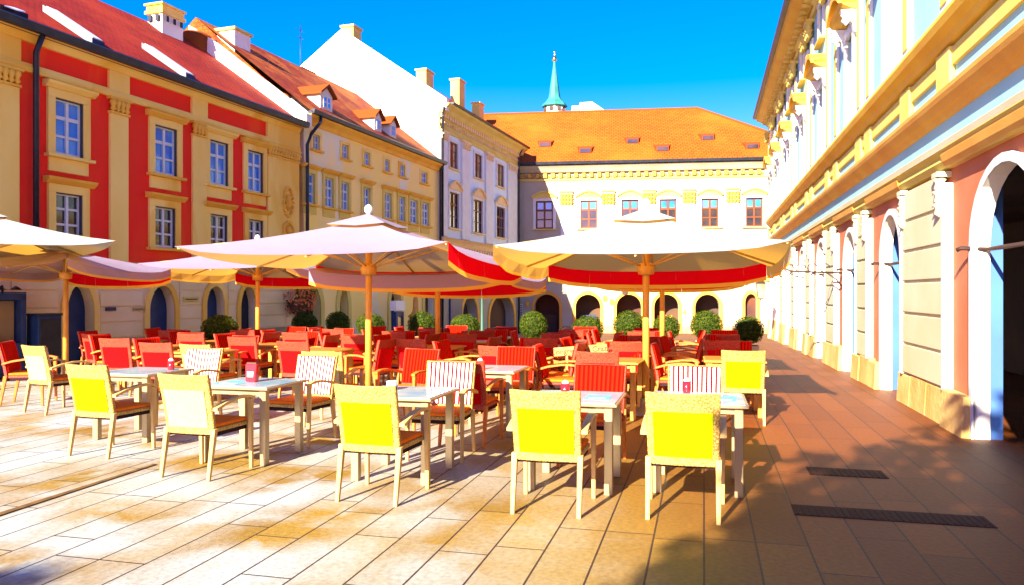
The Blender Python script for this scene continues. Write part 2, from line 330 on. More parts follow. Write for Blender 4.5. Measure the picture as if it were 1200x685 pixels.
def window(parent,r,frame,glass,cols=2,rows=3,y=.035,th=.05,transom=None,fw=.05):
    a,b,c,d=r; w=b-a;h=d-c; m=MB(); f=min(fw,w*.08)
    e=.002
    m.box(a+e,a+f,y,y+th,c+e,d-e); m.box(b-f,b-e,y,y+th,c+e,d-e); m.box(a+f,b-f,y,y+th,c+e,c+f); m.box(a+f,b-f,y,y+th,d-f,d-e)
    t=f*.45; m.box((a+b)/2-f*.6,(a+b)/2+f*.6,y-.012,y+th-.012,c+f,d-f)
    for k in range(1,rows):
        z=c+h*k/rows; tt=t*(1.6 if k==(transom or -1) else 1); m.box(a+f,b-f,y+.006,y+th-.01,z-tt,z+tt)
    for k in range(1,cols):
        if cols%2==0 and k==cols//2: continue
        x=a+w*k/cols; m.box(x-t*.7,x+t*.7,y+.009,y+th-.012,c+f,d-f)
    fo=m.build('window',frame,parent)
    MB().quad((a+e,y+th-.015,c+e),(b-e,y+th-.015,c+e),(b-e,y+th-.015,d-e),(a+e,y+th-.015,d-e)).build('pane',glass,fo)
    return fo
def surround(parent,r,mt,w=.12,proud=.05,sill=True,ped=None,apron=0,matp=None):
    a,b,c,d=r; m=MB(); P=-proud
    m.box(a-w,a,P,.03,c-.02,d); m.box(b,b+w,P,.03,c-.02,d); m.box(a-w,b+w,P-.002,.03,d,d+w)
    if apron: m.box(a-w*.8,b+w*.8,P+.02,.03,c-.08-apron,c-.08)
    so=m.build('window_surround',mt,parent,bevel=.006)
    if sill:
        s=MB(); s.box(a-w*1.3,b+w*1.3,P-.08,.04,c-.08,c-.02); s.build('sill',matp or mt,so)
    if ped=='flat':
        s=MB(); s.prof_x([(.03,d+w),(P-.03,d+w),(P-.12,d+w+.07),(P-.14,d+w+.12),(.03,d+w+.14)],a-w*1.5,b+w*1.5); s.build('hood',matp or mt,so)
    if ped=='arc':
        s=MB(); n=10; c0=(a+b)/2; hw=(b-a)/2+w*1.5; H=.22*(b-a)+.08
        out=[(c0-hw+2*hw*k/n, d+w+.02+H*math.sin(math.pi*k/n)) for k in range(n+1)]
        s.prof_y([(x,z) for x,z in out]+[(x,z+.09) for x,z in reversed(out)],P-.13,.03)
        s.prof_y([(c0-hw,d+w),(c0+hw,d+w)]+[(x,z-.002) for x,z in reversed(out)],P-.04,.03)
        s.build('hood',matp or mt,so)
    return so
def uvroof(o,ax,ay):
    me=o.data; uv=me.uv_layers.new(name='UVMap')
    for p in me.polygons:
        nn=p.normal; t=Vector((0,0,1)).cross(nn); t=t.normalized() if t.length>1e-3 else Vector((1,0,0)); s=nn.cross(t)
        for li in p.loop_indices:
            v=me.vertices[me.loops[li].vertex_index].co; uv.data[li].uv=(v.dot(t),v.dot(s))
    return o
def pipe(parent,pts,r=.05,mt=None): return MB().tube(pts,r,8).build('downpipe',mt or M['metal_dk'],parent)
def leafball(n,rad,size,seed,squash=1,shell=.72,core=True,flat=.0):
    rn=random.Random(seed); m=MB()
    for i in range(n):
        d=Vector((rn.gauss(0,1),rn.gauss(0,1),rn.gauss(0,1))).normalized(); rr=rad*(shell+(1.05-shell)*rn.random()**.6)*(1+.045*math.sin(d.x*5+1)*math.sin(d.y*6+d.z*4))*(1.06 if rn.random()<.03 else 1)
        p=d*rr; p.z*=squash
        a=Vector((rn.gauss(0,1),rn.gauss(0,1),rn.gauss(0,1))); a=(a+d*.2).cross(d+Vector((rn.random()-.5,rn.random()-.5,rn.random()-.5))).normalized(); b=(d*.8+Vector((rn.gauss(0,.6),rn.gauss(0,.6),rn.gauss(0,.6)))).cross(a).normalized()
        s=size*(.6+.8*rn.random()); m.add([p-a*s,p-b*s*.5,p+a*s,p+b*s*.5],[(0,1,2,3)])
    return m

# ------------------------------------------------------------------ LEFT ROW
A=Facade((-9.02,15.97),(.3206,.9472))
ZB=-1.2
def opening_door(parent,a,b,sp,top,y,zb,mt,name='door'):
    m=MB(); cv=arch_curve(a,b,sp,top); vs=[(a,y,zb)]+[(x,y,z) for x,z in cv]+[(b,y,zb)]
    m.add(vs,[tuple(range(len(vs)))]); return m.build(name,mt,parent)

# --- red palace
RX0,RX1=-6.5,A.x(349); EZ=6.55
red=empty('town_house',A.P0,A.rz,'red and cream baroque house with tall cream pilasters at the left edge','building')
wins=[]
up=[(63,96,118,183),(180,206,148,203),(244.5,266,164,216),(289,307,176,222.5)]
lo=[(63.6,95,226,277),(180,204,241.7,293),(245,265,250,292),(290,307,257,296)]
rup=[A.rect(*w) for w in up]; rlo=[A.rect(*w) for w in lo]
zu0=sum(r[2] for r in rup)/4; zu1=sum(r[3] for r in rup)/4; zl0=sum(r[2] for r in rlo[:3])/3; zl1=sum(r[3] for r in rlo)/4
rup=[(r[0],r[1],zu0,zu1) for r in rup]; rlo=[(r[0],r[1],zl0,zl1) for r in rlo]
extra=[(-3.4,-2.55),(-5.5,-4.65)]
for e in extra: rup.append((e[0],e[1],zu0,zu1)); rlo.append((e[0],e[1],zl0,zl1))
GZ=2.12
m=MB(); wall_holes(m,RX0,RX1,GZ,EZ,rup+rlo,.1); body(m,RX0,RX1,ZB,EZ,8); m.build('wall',M['red'],red)
doors=[(A.x(77),A.x(109),1.15,1.72),(A.x(174),A.x(204),1.15,1.70),(A.x(241),A.x(262),1.25,1.70),(A.x(281),A.x(299),1.15,1.70)]
m=MB(); arcade(m,RX0,RX1,ZB,GZ,[(a,b,s-.0,t) for a,b,s,t in doors],.3); m.build('ground_floor_wall',M['rust'],red)
segs=[RX0]+[v for a,b,_,_ in doors for v in (a-.16,b+.16)]+[RX1]
for i in range(0,len(segs),2):
    a,b=segs[i],segs[i+1]
    if b-a<.2: continue
    MB().box(a,b,-.05,0,ZB,.55).build('plinth',M['plinth'],red,bevel=.01)
# raised rustication courses
for i in range(0,len(segs),2):
    a,b=segs[i],segs[i+1]
    if b-a<.2: continue
    m=MB(); z=.58
    while z<GZ-.3:
        x=a+.01
        while x<b-.05:
            x2=min(b-.01,x+1.25); m.box(x,x2-.025,-.025,0,z,z+.31); x=x2
        z+=.34
    m.build('rusticated_course',M['rust'],red,bevel=.008)
for (a,b,s,t) in doors:
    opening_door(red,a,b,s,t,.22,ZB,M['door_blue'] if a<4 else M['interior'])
    m=MB(); arch_band(m,a,b,s,t,.14,ZB,-.05,0); m.build('door_surround',M['cream'],red)
MB().prof_x([(0,GZ-.12),(-.07,GZ-.12),(-.1,GZ-.02),(-.1,GZ+.06),(0,GZ+.1)],RX0,RX1).build('string_course',M['cream'],red)
# pilasters
pil=[(A.x(-60),A.x(21)),(A.x(127),A.x(148)),(A.x(224),A.x(240)),(A.x(312),RX1-.02),(-4.4,-3.75)]
pil[0]=(-2.1,A.x(20))
ZC0,ZC1=A.z(138,134),A.z(138,115)
for (a,b) in pil:
    p=MB(); p.box(a,b,-.07,0,GZ+.1,ZC0); po=p.build('pilaster',M['cream'],red,bevel=.01)
    c=MB(); n=int(max(3,(b-a)/.12))
    c.box(a-.05,b+.05,-.13,0,ZC1-.05,ZC1); c.box(a-.02,b+.02,-.1,0,ZC0,ZC0+.05)
    for k in range(n):
        x=a+(b-a)*(k+.5)/n; w=(b-a)/n
        c.lathe([(0.01,-.13),(w*.55,-.08),(w*.35,-.02),(w*.62,.06),(w*.5,.13),(.01,.14)],(x,-.075,(ZC0+ZC1)/2),8)
    c.build('capital',M['ochre'],po)
# frieze band: pale line, red panels, cream cornice
MB().prof_x([(0,ZC1),(-.08,ZC1),(-.11,ZC1+.06),(-.08,ZC1+.16),(0,ZC1+.16)],RX0,RX1).build('architrave',M['cream'],red)
FZ0=ZC1+.16; FZ1=FZ0+.42
for (a,b) in pil: MB().box(a-.03,b+.03,-.075,0,FZ0,FZ1).build('frieze_block',M['cream'],red,bevel=.008)
MB().prof_x([(0,FZ1),(-.08,FZ1),(-.12,FZ1+.1),(-.26,FZ1+.2),(-.30,EZ-.04),(0,EZ-.02)],RX0,RX1).build('cornice',M['cream'],red)
MB().prof_x([(-.16,EZ-.035),(-.40,EZ-.03),(-.44,EZ+.10),(-.40,EZ+.14),(-.16,EZ+.05)],RX0,RX1).build('gutter',M['metal_dk'],red)
for i,r in enumerate(rup):
    window(red,r,M['white'],M['glass_blue'],2,3,transom=2); surround(red,r,M['cream'],.17,.06,True,'flat',.28,M['ochre'] if i%2 else M['cream'])
    MB().box(r[0]-.02,r[0]+.02,-.03,.03,r[2],r[3]).box(r[1]-.02,r[1]+.02,-.03,.03,r[2],r[3]).box(r[0]-.02,r[1]+.02,-.03,.03,r[3]-.02,r[3]+.012).build('outer_frame',M['frame_dk'],red)
for r in rlo:
    window(red,r,M['white'],M['glass_dark'],2,3); surround(red,r,M['cream'],.17,.06,True,'flat',0,M['ochre'])
    MB().box(r[0]-.02,r[0]+.02,-.03,.03,r[2],r[3]).box(r[1]-.02,r[1]+.02,-.03,.03,r[2],r[3]).box(r[0]-.02,r[1]+.02,-.03,.03,r[3]-.02,r[3]+.012).build('outer_frame',M['frame_dk'],red)
# niche ornaments at the right end
xn=A.x(335)
for zc,hh in ((A.z(335,236),.42),(A.z(335,268),.22)):
    m=MB()
    for k in range(20):
        an=2*math.pi*k/20; m.lathe([(.01,-.045),(.05,-.03),(.06,0),(.04,.04),(.01,.05)],(xn+.22*math.cos(an),-.09,zc+hh*math.sin(an)),6)
    m.lathe([(.01,-hh*.6),(.09,-hh*.4),(.13,-.05),(.08,hh*.25),(.1,hh*.4),(.01,hh*.55)],(xn,-.09,zc),10)
    m.build('stucco_relief',M['ochre'],red)
m=MB()
for k in range(9): m.lathe([(.01,-.06),(.05,-.03),(.06,.02),(.01,.06)],(A.x(318)+.16*k,-.09,ZC1-.16),6)
m.build('garland_relief',M['orangeledge'],red)
pipe(red,[(A.x(36.5),-.13,1.9),(A.x(36.5),-.13,EZ-.35),(A.x(36.5),-.3,EZ-.02)],.055)
# roof, n=4 ridge
RZ=EZ+4*.77
m=MB(); m.quad((RX0,-.32,EZ+.02),(RX1+.15,-.32,EZ+.02),(RX1+.15,4,RZ),(RX0,4,RZ)); m.quad((RX0,8.3,EZ),(RX1+.15,8.3,EZ),(RX1+.15,4,RZ),(RX0,4,RZ))
m.add([(RX0,0,EZ),(RX0,8,EZ),(RX0,4,RZ)],[(0,1,2)])
rf=uvroof(m.build('roof',M['tile_red'],red),0,1)
sl=(RZ-EZ)/4.32
def onroof(x,n,h=0,ez=EZ,s=sl): return (x,n,ez+.02+(n+.32)*s+h)
def roofxy(px,py,ez,s):      # photo point on the roof plane -> local x, n
    q=(px-600)/900; best=None
    for i in range(0,400):
        n=i*.012; z=ez+.02+(n+.32)*s; X0=A.P0.x+A.dy.x*n; Y0=A.P0.y+A.dy.y*n
        x=(q*Y0-X0)/(A.dx.x-q*A.dx.y); Y=Y0+A.dx.y*x; e=abs(341-(z-1.55)*900/Y-py)
        if best is None or e<best[0]: best=(e,x,n)
    return best[1],best[2]
for (p0,p1,w) in (((0,14),(16,25),.30),((50,12),(108,56),.32),((166,55),(218,92),.32)):
    xa,na=roofxy(*p0,EZ,sl); xb,nb=roofxy(*p1,EZ,sl); na,nb=max(na,nb),min(na,nb); x=(xa+xb)/2
    m=MB(); bt=[onroof(xb,nb),onroof(xb+w,nb),onroof(xa+w,na),onroof(xa,na)]; m.hexa(bt,[(p[0],p[1],p[2]+.14) for p in bt]); sk=m.build('skylight',M['metal_dk'],red)
    m=MB(); bt=[onroof(xb+.04,nb+.04,.142),onroof(xb+w-.02,nb+.04,.142),onroof(xa+w-.02,na-.06,.142),onroof(xa+.04,na-.06,.142)]; m.hexa(bt,[(p[0],p[1],p[2]+.02) for p in bt]).build('pane',M['skylight'],sk)
def chimney(parent,x,y,w,d,z0,z1,mt,cap=True,capm=None,holes=True):
    m=MB(); m.box(x-w/2,x+w/2,y-d/2,y+d/2,z0,z1); c=m.build('chimney',mt,parent,bevel=.01)
    k=MB(); k.box(x-w/2-.06,x+w/2+.06,y-d/2-.06,y+d/2+.06,z1-.09,z1); 
    if cap: k.box(x-w/2-.02,x+w/2+.02,y-d/2-.02,y+d/2+.02,z1+.001,z1+.16); k.box(x-w/2-.07,x+w/2+.07,y-d/2-.07,y+d/2+.07,z1+.161,z1+.22)
    k.build('chimney_cap',capm or mt,c)
    if holes:
        h=MB()
        for j in range(3): xx=x-w/2+w*(j+.5)/3; h.box(xx-.05,xx+.05,y-d/2-.075,y-d/2-.061+.0,z1-.32,z1-.15); 
        for j in range(2): yy=y-d/2+d*(j+.5)/2; h.box(x-w/2-.075,x-w/2-.001,yy-.06,yy+.06,z1-.32,z1-.15)
        h.build('flue_opening',M['interior'],c)
    return c
def pos_n(px,n):  # local x for a photo column at inward distance n
    q=(px-600)/900; X0=A.P0.x+A.dy.x*n; Y0=A.P0.y+A.dy.y*n; x=(q*Y0-X0)/(A.dx.x-q*A.dx.y); return x,Y0+A.dx.y*x
x,Y=pos_n(194,3.7); chimney(red,x,3.7,.85,.55,8.2,1.55+(341-17)*Y/900,M['whitewall'],True,M['cream'])
x,Y=pos_n(228,4.0); MB().lathe([(.62,-.6),(.66,.05),(.6,.14),(.35,.28),(.01,.33)],(x,4.0,1.55+(341-48)*Y/900),18).build('round_tiled_turret',M['tile_patchy'],red)
# fire wall between the houses, white with a chimney
FX=RX1+.02
fire=MB(); s2=sl*1.02
prof=[(-.30,EZ+.05),(4.1,RZ+.0),(4.1,RZ+.50),(3.2,RZ-.05),(-.30,EZ+.42)]
fire.add([(FX,y,z) for y,z in prof]+[(FX+.28,y,z) for y,z in prof],[(0,1,2,3,4),(9,8,7,6,5),(0,1,6,5),(1,2,7,6),(2,3,8,7),(3,4,9,8),(4,0,5,9)])
fire.build('fire_wall',M['whitewall'],red)
x,Y=pos_n(274,3.2); chimney(red,x,3.2,.8,.7,8.2,1.55+(341-36)*Y/900,M['whitewall'],False,M['lemon'],False)
# wall plaques, baskets: small things on the red house
def plaque(name,label,cat,fac,px0,px1,py0,py1,mt,proud=.03,y0=-.03):
    r=fac.rect(px0,px1,py0,py1); c=fac.P0+fac.dx*((r[0]+r[1])/2)+fac.dy*(y0); o=empty(name,(c.x,c.y,(r[2]+r[3])/2),fac.rz,label,cat)
    w=(r[1]-r[0])/2;h=(r[3]-r[2])/2; MB().box(-w,w,-proud,0,-h,h).build('plate',mt,o,bevel=.004)
    MB().box(-w*.8,w*.8,-proud-.004,-proud,-h*.3,h*.2).build('lettering_strip',M['darkpaint'] if mt is not M['metal_dk'] else M['paper'],o); return o
plaque('wall_plaque','small dark blue plaque on the cream wall between the two left doors','plaque',A,122,134,357.5,362,M['door_blue'])
plaque('wall_plaque','small grey metal plaque on the cream wall just left of the second door','plaque',A,154,167,357.5,362,M['steel'])
plaque('wall_sign','long framed cream sign on the wall right of the second door','sign',A,213,231,345.5,351,M['lemon'])

# --- yellow house
YX0,YX1=RX1+.32,A.x(514); YE=7.08
yel=empty('town_house',A.P0,A.rz,'weathered yellow house with dormers between the red house and the white gable','building')
ym=[(357,368,199,236),(380,390,205.6,240),(399,408,210.6,245.6),(425,433,219,248.6),(450,458,226,254),(466.7,473.7,230,258),(480,488.6,234.5,262),(494,502,239,265)]
yu=[(366,374,156,172.5),(400,407.6,167.6,183),(426,433,177.5,192.5),(450,456,186,201.5),(468,474,191.6,205.6),(493,500,201.5,214.6)]
ymr=[A.rect(*w) for w in ym]; yur=[A.rect(*w) for w in yu]
def level(rs): 
    a=sum(r[2] for r in rs)/len(rs); b=sum(r[3] for r in rs)/len(rs); return [(r[0],r[1],a,b) for r in rs]
ymr=level(ymr); yur=level(yur)
m=MB(); wall_holes(m,YX0,YX1,GZ,YE,ymr+yur); body(m,YX0,YX1,ZB,YE,8,True,False); m.build('wall',M['yellowwall'],yel)
yd=[(A.x(358),A.x(375),1.1,1.68),(A.x(397),A.x(407),1.1,1.66),(A.x(457),A.x(469),1.2,1.68),(A.x(497),A.x(508),1.2,1.72)]
m=MB(); arcade(m,YX0,YX1,ZB,GZ,yd,.35); m.build('ground_floor_wall',M['yellowwall'],yel)
for i,(a,b,s,t) in enumerate(yd):
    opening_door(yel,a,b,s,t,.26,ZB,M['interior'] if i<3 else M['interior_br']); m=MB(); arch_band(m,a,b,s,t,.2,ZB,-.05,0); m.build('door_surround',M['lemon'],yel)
MB().prof_x([(0,GZ-.06),(-.06,GZ-.06),(-.08,GZ+.04),(0,GZ+.06)],YX0,YX1).build('string_course',M['ochre'],yel)
for r in ymr: window(yel,r,M['white'],M['glass_blue'],2,3,transom=2); surround(yel,r,M['lemon'],.13,.05,True,'flat',.25,M['ochre'])
for r in yur: window(yel,r,M['white'],M['glass_blue'],2,2); surround(yel,r,M['cream'],.10,.04,True,None,0,M['ochre'])
MB().prof_x([(0,YE-.32),(-.06,YE-.32),(-.10,YE-.2),(-.24,YE-.1),(-.28,YE-.04),(0,YE-.02)],YX0,YX1).build('cornice',M['ochre'],yel)
MB().prof_x([(-.14,YE-.035),(-.36,YE-.03),(-.40,YE+.08),(-.36,YE+.11),(-.14,YE+.04)],YX0,YX1+.1).build('gutter',M['metal_dk'],yel)
YR=10.45; ys_=(YR-YE)/4.32
m=MB(); m.quad((YX0-.1,-.32,YE+.02),(YX1,-.32,YE+.02),(YX1,4,YR),(YX0-.1,4,YR)); m.quad((YX0-.1,8.3,YE),(YX1,8.3,YE),(YX1,4,YR),(YX0-.1,4,YR)); m.add([(YX0-.1,0,YE),(YX0-.1,8,YE),(YX0-.1,4,YR)],[(0,1,2)])
uvroof(m.build('roof',M['tile_patchy'],yel),0,1)
for (pa,pb,py) in ((383,396,124),(446,454,150),(464,471,157)):
    xa,n0=roofxy(pa,py+12,YE,ys_); xb,_=roofxy(pb,py+12,YE,ys_); n0=max(.25,n0); w=xb-xa
    z0=YE+.02+(n0+.32)*ys_; h=.80; d=h/ys_+.35
    m=MB(); m.box(xa,xb,n0,n0+d,z0-.1,z0+h*.62); m.prof_y([(xa-.001,z0+h*.62),(xb+.001,z0+h*.62),((xa+xb)/2,z0+h*.95)],n0,n0+d); do=m.build('dormer',M['whitewall'],yel)
    ov=.12; c=(xa+xb)/2; zt=z0+h*.97; ze=z0+h*.55
    m=MB()
    m.hexa([(xa-ov,n0-.12,ze),(c,n0-.12,zt),(c,n0+d,zt),(xa-ov,n0+d,ze)],[(xa-ov,n0-.12,ze+.07),(c,n0-.12,zt+.08),(c,n0+d,zt+.08),(xa-ov,n0+d,ze+.07)])
    m.hexa([(xb+ov,n0-.12,ze),(c,n0-.12,zt),(c,n0+d,zt),(xb+ov,n0+d,ze)],[(xb+ov,n0-.12,ze+.07),(c,n0-.12,zt+.08),(c,n0+d,zt+.08),(xb+ov,n0+d,ze+.07)])
    m.build('dormer_roof',M['tile_patchy'],do)
    window(do,(xa+w*.2,xb-w*.2,z0+.05,z0+h*.55),M['white'],M['glass_blue'],2,2,y=n0-.035,th=.03)
xp=YX0-.02
pipe(yel,[(xp,-.14,ZB),(xp,-.14,YE-1.0),(xp+.12,-.2,YE-.65),(xp+.45,-.3,YE-.25),(xp+.5,-.32,YE+.0)],.055)
x,Y=pos_n(368,4.0); chimney(yel,x,4.6,.9,.6,9.4,1.55+(341-80)*Y/900,M['whitewall'],False,M['tile_orange'],False)
pipe(yel,[(YX1-.1,-.13,ZB),(YX1-.1,-.13,YE-.3),(YX1-.1,-.3,YE)],.05)
x,Y=pos_n(352,4.0); MB().tube([(x,4,9.6),(x,4,1.55+(341-28)*Y/900)],.015,5).tube([(x-.3,4,11.9),(x+.3,4,11.9)],.01,4).tube([(x-.2,4,11.6),(x+.2,4,11.6)],.01,4).build('antenna',M['metal_dk'],yel)

# --- blue house with the big white gable
BX0,BX1=A.x(514)+.02,29.06; BE=9.72; BN=4.8; BR=13.25; BD=10
blu=empty('town_house',A.P0,A.rz,'pale blue house with white pilasters and a tall blank white gable wall','building')
bu=level([A.rect(*w) for w in ((526,536,166,197),(555.6,564.3,181,208),(582,590,190.5,217))])
bl=level([A.rect(*w) for w in ((526,537,224,265),(554,565,234,271.6),(581,591,242,278))])
BG=A.z(514,279)
m=MB(); wall_holes(m,BX0,BX1,BG,BE,bu+bl); m.build('wall',M['paleblue'],blu)
m=MB(); 
for xx in (BX0,BX1): m.add([(xx,0,ZB),(xx,BD,ZB),(xx,BD,BE),(xx,BN,BR),(xx,0,BE)],[(0,1,2,3,4)])
m.add([(BX0,-.35,BE-.05),(BX0,0,BE-.3),(BX0,0,BE+.05),(BX0,-.3,BE+.1)],[(0,1,2,3)])
m.quad((BX0,BD,ZB),(BX1,BD,ZB),(BX1,BD,BE),(BX0,BD,BE))
m.build('gable_wall',M['whitewall'],blu)
m=MB(); m.prof_y([(0,0)],0,0) if False else None
# parapet of the gable, stepping above the tiles
par=[(-.35,BE-.32),(BN,BR-.30),(BN,BR+.22),(-.35,BE+.2)]
MB().add([(BX0-.02,y,z) for y,z in par]+[(BX0+.3,y,z) for y,z in par],[(0,1,2,3),(7,6,5,4),(0,1,5,4),(1,2,6,5),(2,3,7,6),(3,0,4,7)]).build('gable_coping',M['whitewall'],blu)
par=[(BD,BE-.3),(BN,BR-.30),(BN,BR+.22),(BD,BE+.2)]
MB().add([(BX0-.02,y,z) for y,z in par]+[(BX0+.3,y,z) for y,z in par],[(0,1,2,3),(7,6,5,4),(0,1,5,4),(1,2,6,5),(2,3,7,6),(3,0,4,7)]).build('gable_coping',M['whitewall'],blu)
bd=[(A.x(496.5+21),A.x(536),2.0,2.02),(A.x(541),A.x(559),.35,1.42),(A.x(573),A.x(602),.25,1.45)]
m=MB(); arcade(m,BX0,BX1,ZB,BG,[bd[1],bd[2]],.5); m.build('ground_floor_wall',M['farwall'],blu)
for a,b,s,t in bd[1:]:
    opening_door(blu,a,b,s,t,.48,ZB,M['interior_br']); m=MB(); arch_band(m,a,b,s,t,.22,ZB,-.06,0); m.build('arch_surround',M['ochre'],blu)
MB().box(A.x(526),A.x(540),-.09,-.002,ZB,1.75).build('door',M['door_blue'],blu,bevel=.01)
MB().prof_x([(0,BG-.25),(-.06,BG-.25),(-.16,BG-.05),(-.3,BG+.08),(0,BG+.16)],BX0,BX1).build('string_course',M['bluetrim'],blu)
m=MB(); x=BX0+.1
while x<BX1-.1: m.box(x,x+.14,-.2,0,BG-.5,BG-.28); x+=.34
m.build('bracket_row',M['bluetrim'],blu)
for (p0,p1) in ((514.5,523),(540,549),(568,576),(594,604)):
    a,b=A.x(p0),A.x(p1); po=MB().box(a,b,-.09,0,BG+.16,BE-1.2).build('pilaster',M['white'],blu,bevel=.01)
    c=MB(); n=4
    for k in range(n): c.lathe([(.01,-.16),(.1,-.1),(.07,0),(.13,.1),(.02,.18)],(a+(b-a)*(k+.5)/n,-.1,BE-1.36),7)
    c.box(a-.06,b+.06,-.16,0,BE-1.2,BE-1.12); c.build('capital',M['bluetrim'],po)
for r in bu: window(blu,r,M['frame_br'],M['glass_warm'],2,3); surround(blu,r,M['white'],.12,.05,True,None,0,M['bluetrim'])
for r in bl: window(blu,r,M['frame_br'],M['glass_dark'],2,3,transom=2); surround(blu,r,M['white'],.13,.06,True,'arc',0,M['bluetrim'])
MB().prof_x([(0,BE-1.12),(-.05,BE-1.12),(-.08,BE-1.0),(0,BE-.98)],BX0,BX1).build('architrave',M['lemon'],blu)
MB().box(BX0,BX1,-.04,0,BE-.98,BE-.45).build('frieze',M['lemon'],blu)
m=MB(); x=BX0+.06
while x<BX1-.15: m.box(x,x+.13,-.17,-.04,BE-.56,BE-.38); m.lathe([(.01,-.08),(.05,-.04),(.06,.03),(.01,.09)],(x+.065,-.07,BE-.76),6); x+=.27
m.build('dentil_row',M['bluetrim'],blu)
MB().prof_x([(0,BE-.38),(-.18,BE-.38),(-.28,BE-.2),(-.44,BE-.1),(-.5,BE-.0),(0,BE+.01)],BX0,BX1+.5).build('cornice',M['lemon'],blu)
MB().prof_x([(-.3,BE+.012),(-.56,BE+.0),(-.6,BE+.09),(-.3,BE+.09)],BX0+.3,BX1+.6).build('gutter',M['metal_dk'],blu)
m=MB(); m.quad((BX0+.29,-.5,BE+.03),(BX1+.5,-.5,BE+.03),(BX1+.2,BN,BR),(BX0+.29,BN,BR)); m.quad((BX0+.29,BD+.4,BE),(BX1+.5,BD+.4,BE),(BX1+.2,BN,BR),(BX0+.29,BN,BR)); uvroof(m.build('roof',M['tile_red'],blu),0,1)
pipe(blu,[(BX0+.1,-.14,ZB),(BX0+.1,-.14,BE-.5),(BX0-.12,-.3,BE-.2)],.05)
pipe(blu,[(BX1-.12,-.14,ZB),(BX1-.12,-.14,BE-.5),(BX1-.12,-.4,BE-.05)],.05)
def chim_at(parent,px,pyt,n,w,d,z0,mt):
    x,Y=pos_n(px,n); return chimney(parent,x,n,w,d,z0,1.55+(341-pyt)*Y/900,mt,False,None,False)
chim_at(blu,412,31,4.8,.72,.6,12.6,M['lemon']); chim_at(blu,498,82,4.8,1.0,.6,12.2,M['lemon']); chim_at(blu,536.5,93,4.0,.9,.55,11.8,M['lemon']); chim_at(blu,560,120,3.6,.8,.5,11.2,M['lemon'])

# ------------------------------------------------------------------ FAR BUILDING
F=Facade((0,44.5),(.9915,-.130))
far=empty('arcaded_palace',F.P0,F.rz,'long ivory arcaded building with an orange tiled roof closing the far side of the square','building')
FX0,FX1=-3,17.5; FE=8.85; FG=1.95
fw=level([F.rect(*w) for w in ((628,648,235.5,268),(680,700,234,267),(728.5,748.5,233,266),(773,793,232,265),(822,842,230.5,264.5),(874,894,230,262))])
m=MB(); wall_holes(m,FX0,FX1,FG,FE,fw); body(m,FX0,FX1,ZB,FE,11); m.build('wall',M['farwall'],far)
fa=[]
for i,pc in enumerate((641,689,737,781,829)):
    a,b=F.x(pc-14.5),F.x(pc+14.5); fa.append((a,b,.75,1.46))
fa.append((F.x(873),F.x(887),1.0,1.5))
m=MB(); arcade(m,FX0,FX1,ZB,FG,fa,.55); m.build('ground_floor_wall',M['farwall'],far)
for i,(a,b,s,t) in enumerate(fa):
    m=MB(); arch_band(m,a,b,s,t,.16,ZB,-.06,0); ao=m.build('arch_surround',M['orangeledge'],far)
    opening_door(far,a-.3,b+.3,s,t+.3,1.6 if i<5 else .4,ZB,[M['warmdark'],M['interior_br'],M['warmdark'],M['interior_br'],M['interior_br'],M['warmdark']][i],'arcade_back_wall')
    MB().box(a+.25,b-.25,1.3,1.35,ZB,.25).build('shop_front',[M['interior_br'],M['door_blue'],M['frame_br'],M['orangeledge'],M['frame_br'],M['limepaint']][i],far)
MB().box(FX0,FX1,.56,1.7,FG-.1,FG).build('arcade_ceiling',M['orangeledge'],far)
for a,b in zip([FX0]+[x[1] for x in fa],[x[0] for x in fa]+[FX1]):
    if b-a>.5: MB().box(a+.18,b-.18,-.07,0,ZB,-.35).build('plinth',M['plinth'],far)
MB().prof_x([(0,FG+.2),(-.08,FG+.2),(-.16,FG+.4),(0,FG+.45)],FX0,FX1).build('string_course',M['lemon'],far)
for r in fw: window(far,r,M['frame_br'],M['glass_dark'],2,3,y=.08,transom=2,fw=.12); surround(far,r,M['white'],.16,.05,True,'arc',0,M['lemon'])
for r in fw:
    m=MB(); a,b,c,d=r; h=d-c; xm=(a+b)/2
    for (p,q) in ((a+.09,xm-.07),(xm+.07,b-.09)): m.quad((p,.109,c+h*.68),(q,.109,c+h*.68),(q,.109,d-.09),(p,.109,d-.09))
    m.build('upper_pane',M['glass_blue'],far)
for pc in (664,713,761,807.5,859):
    x=F.x(pc); po=MB().box(x-.34,x+.34,-.07,0,FG+.45,7.25).build('pilaster',M['white'],far,bevel=.01)
    c=MB()
    for k in range(4):
        for j in range(3): c.lathe([(.01,-.12),(.11,-.05),(.08,.02),(.13,.08),(.01,.13)],(x-.27+.18*k,-.09,6.62+.22*j),6)
    c.box(x-.38,x+.38,-.16,0,7.25,7.31); c.build('capital',M['goldtrim'],po)
m=MB(); x=FX0
while x<FX1: m.box(x,x+.2,-.2,0,FE-.75,FE-.5); m.lathe([(.01,-.1),(.08,0),(.01,.1)],(x+.32,-.04,FE-.68),6); x+=.44
m.build('dentil_row',M['goldtrim'],far)
MB().prof_x([(0,FE-.9),(-.06,FE-.9),(-.08,FE-.8),(0,FE-.78)],FX0,FX1).build('architrave',M['lemon'],far)
MB().prof_x([(0,FE-.45),(-.2,FE-.45),(-.35,FE-.25),(-.5,FE-.1),(0,FE-.0)],FX0,FX1).build('cornice',M['farwall'],far)
MB().prof_x([(-.35,FE-.05),(-.62,FE-.06),(-.66,FE+.1),(-.35,FE+.1)],FX0,FX1+.3).build('gutter',M['metal_dk'],far)
FR=13.08; m=MB(); xr=F.x(822)+.35
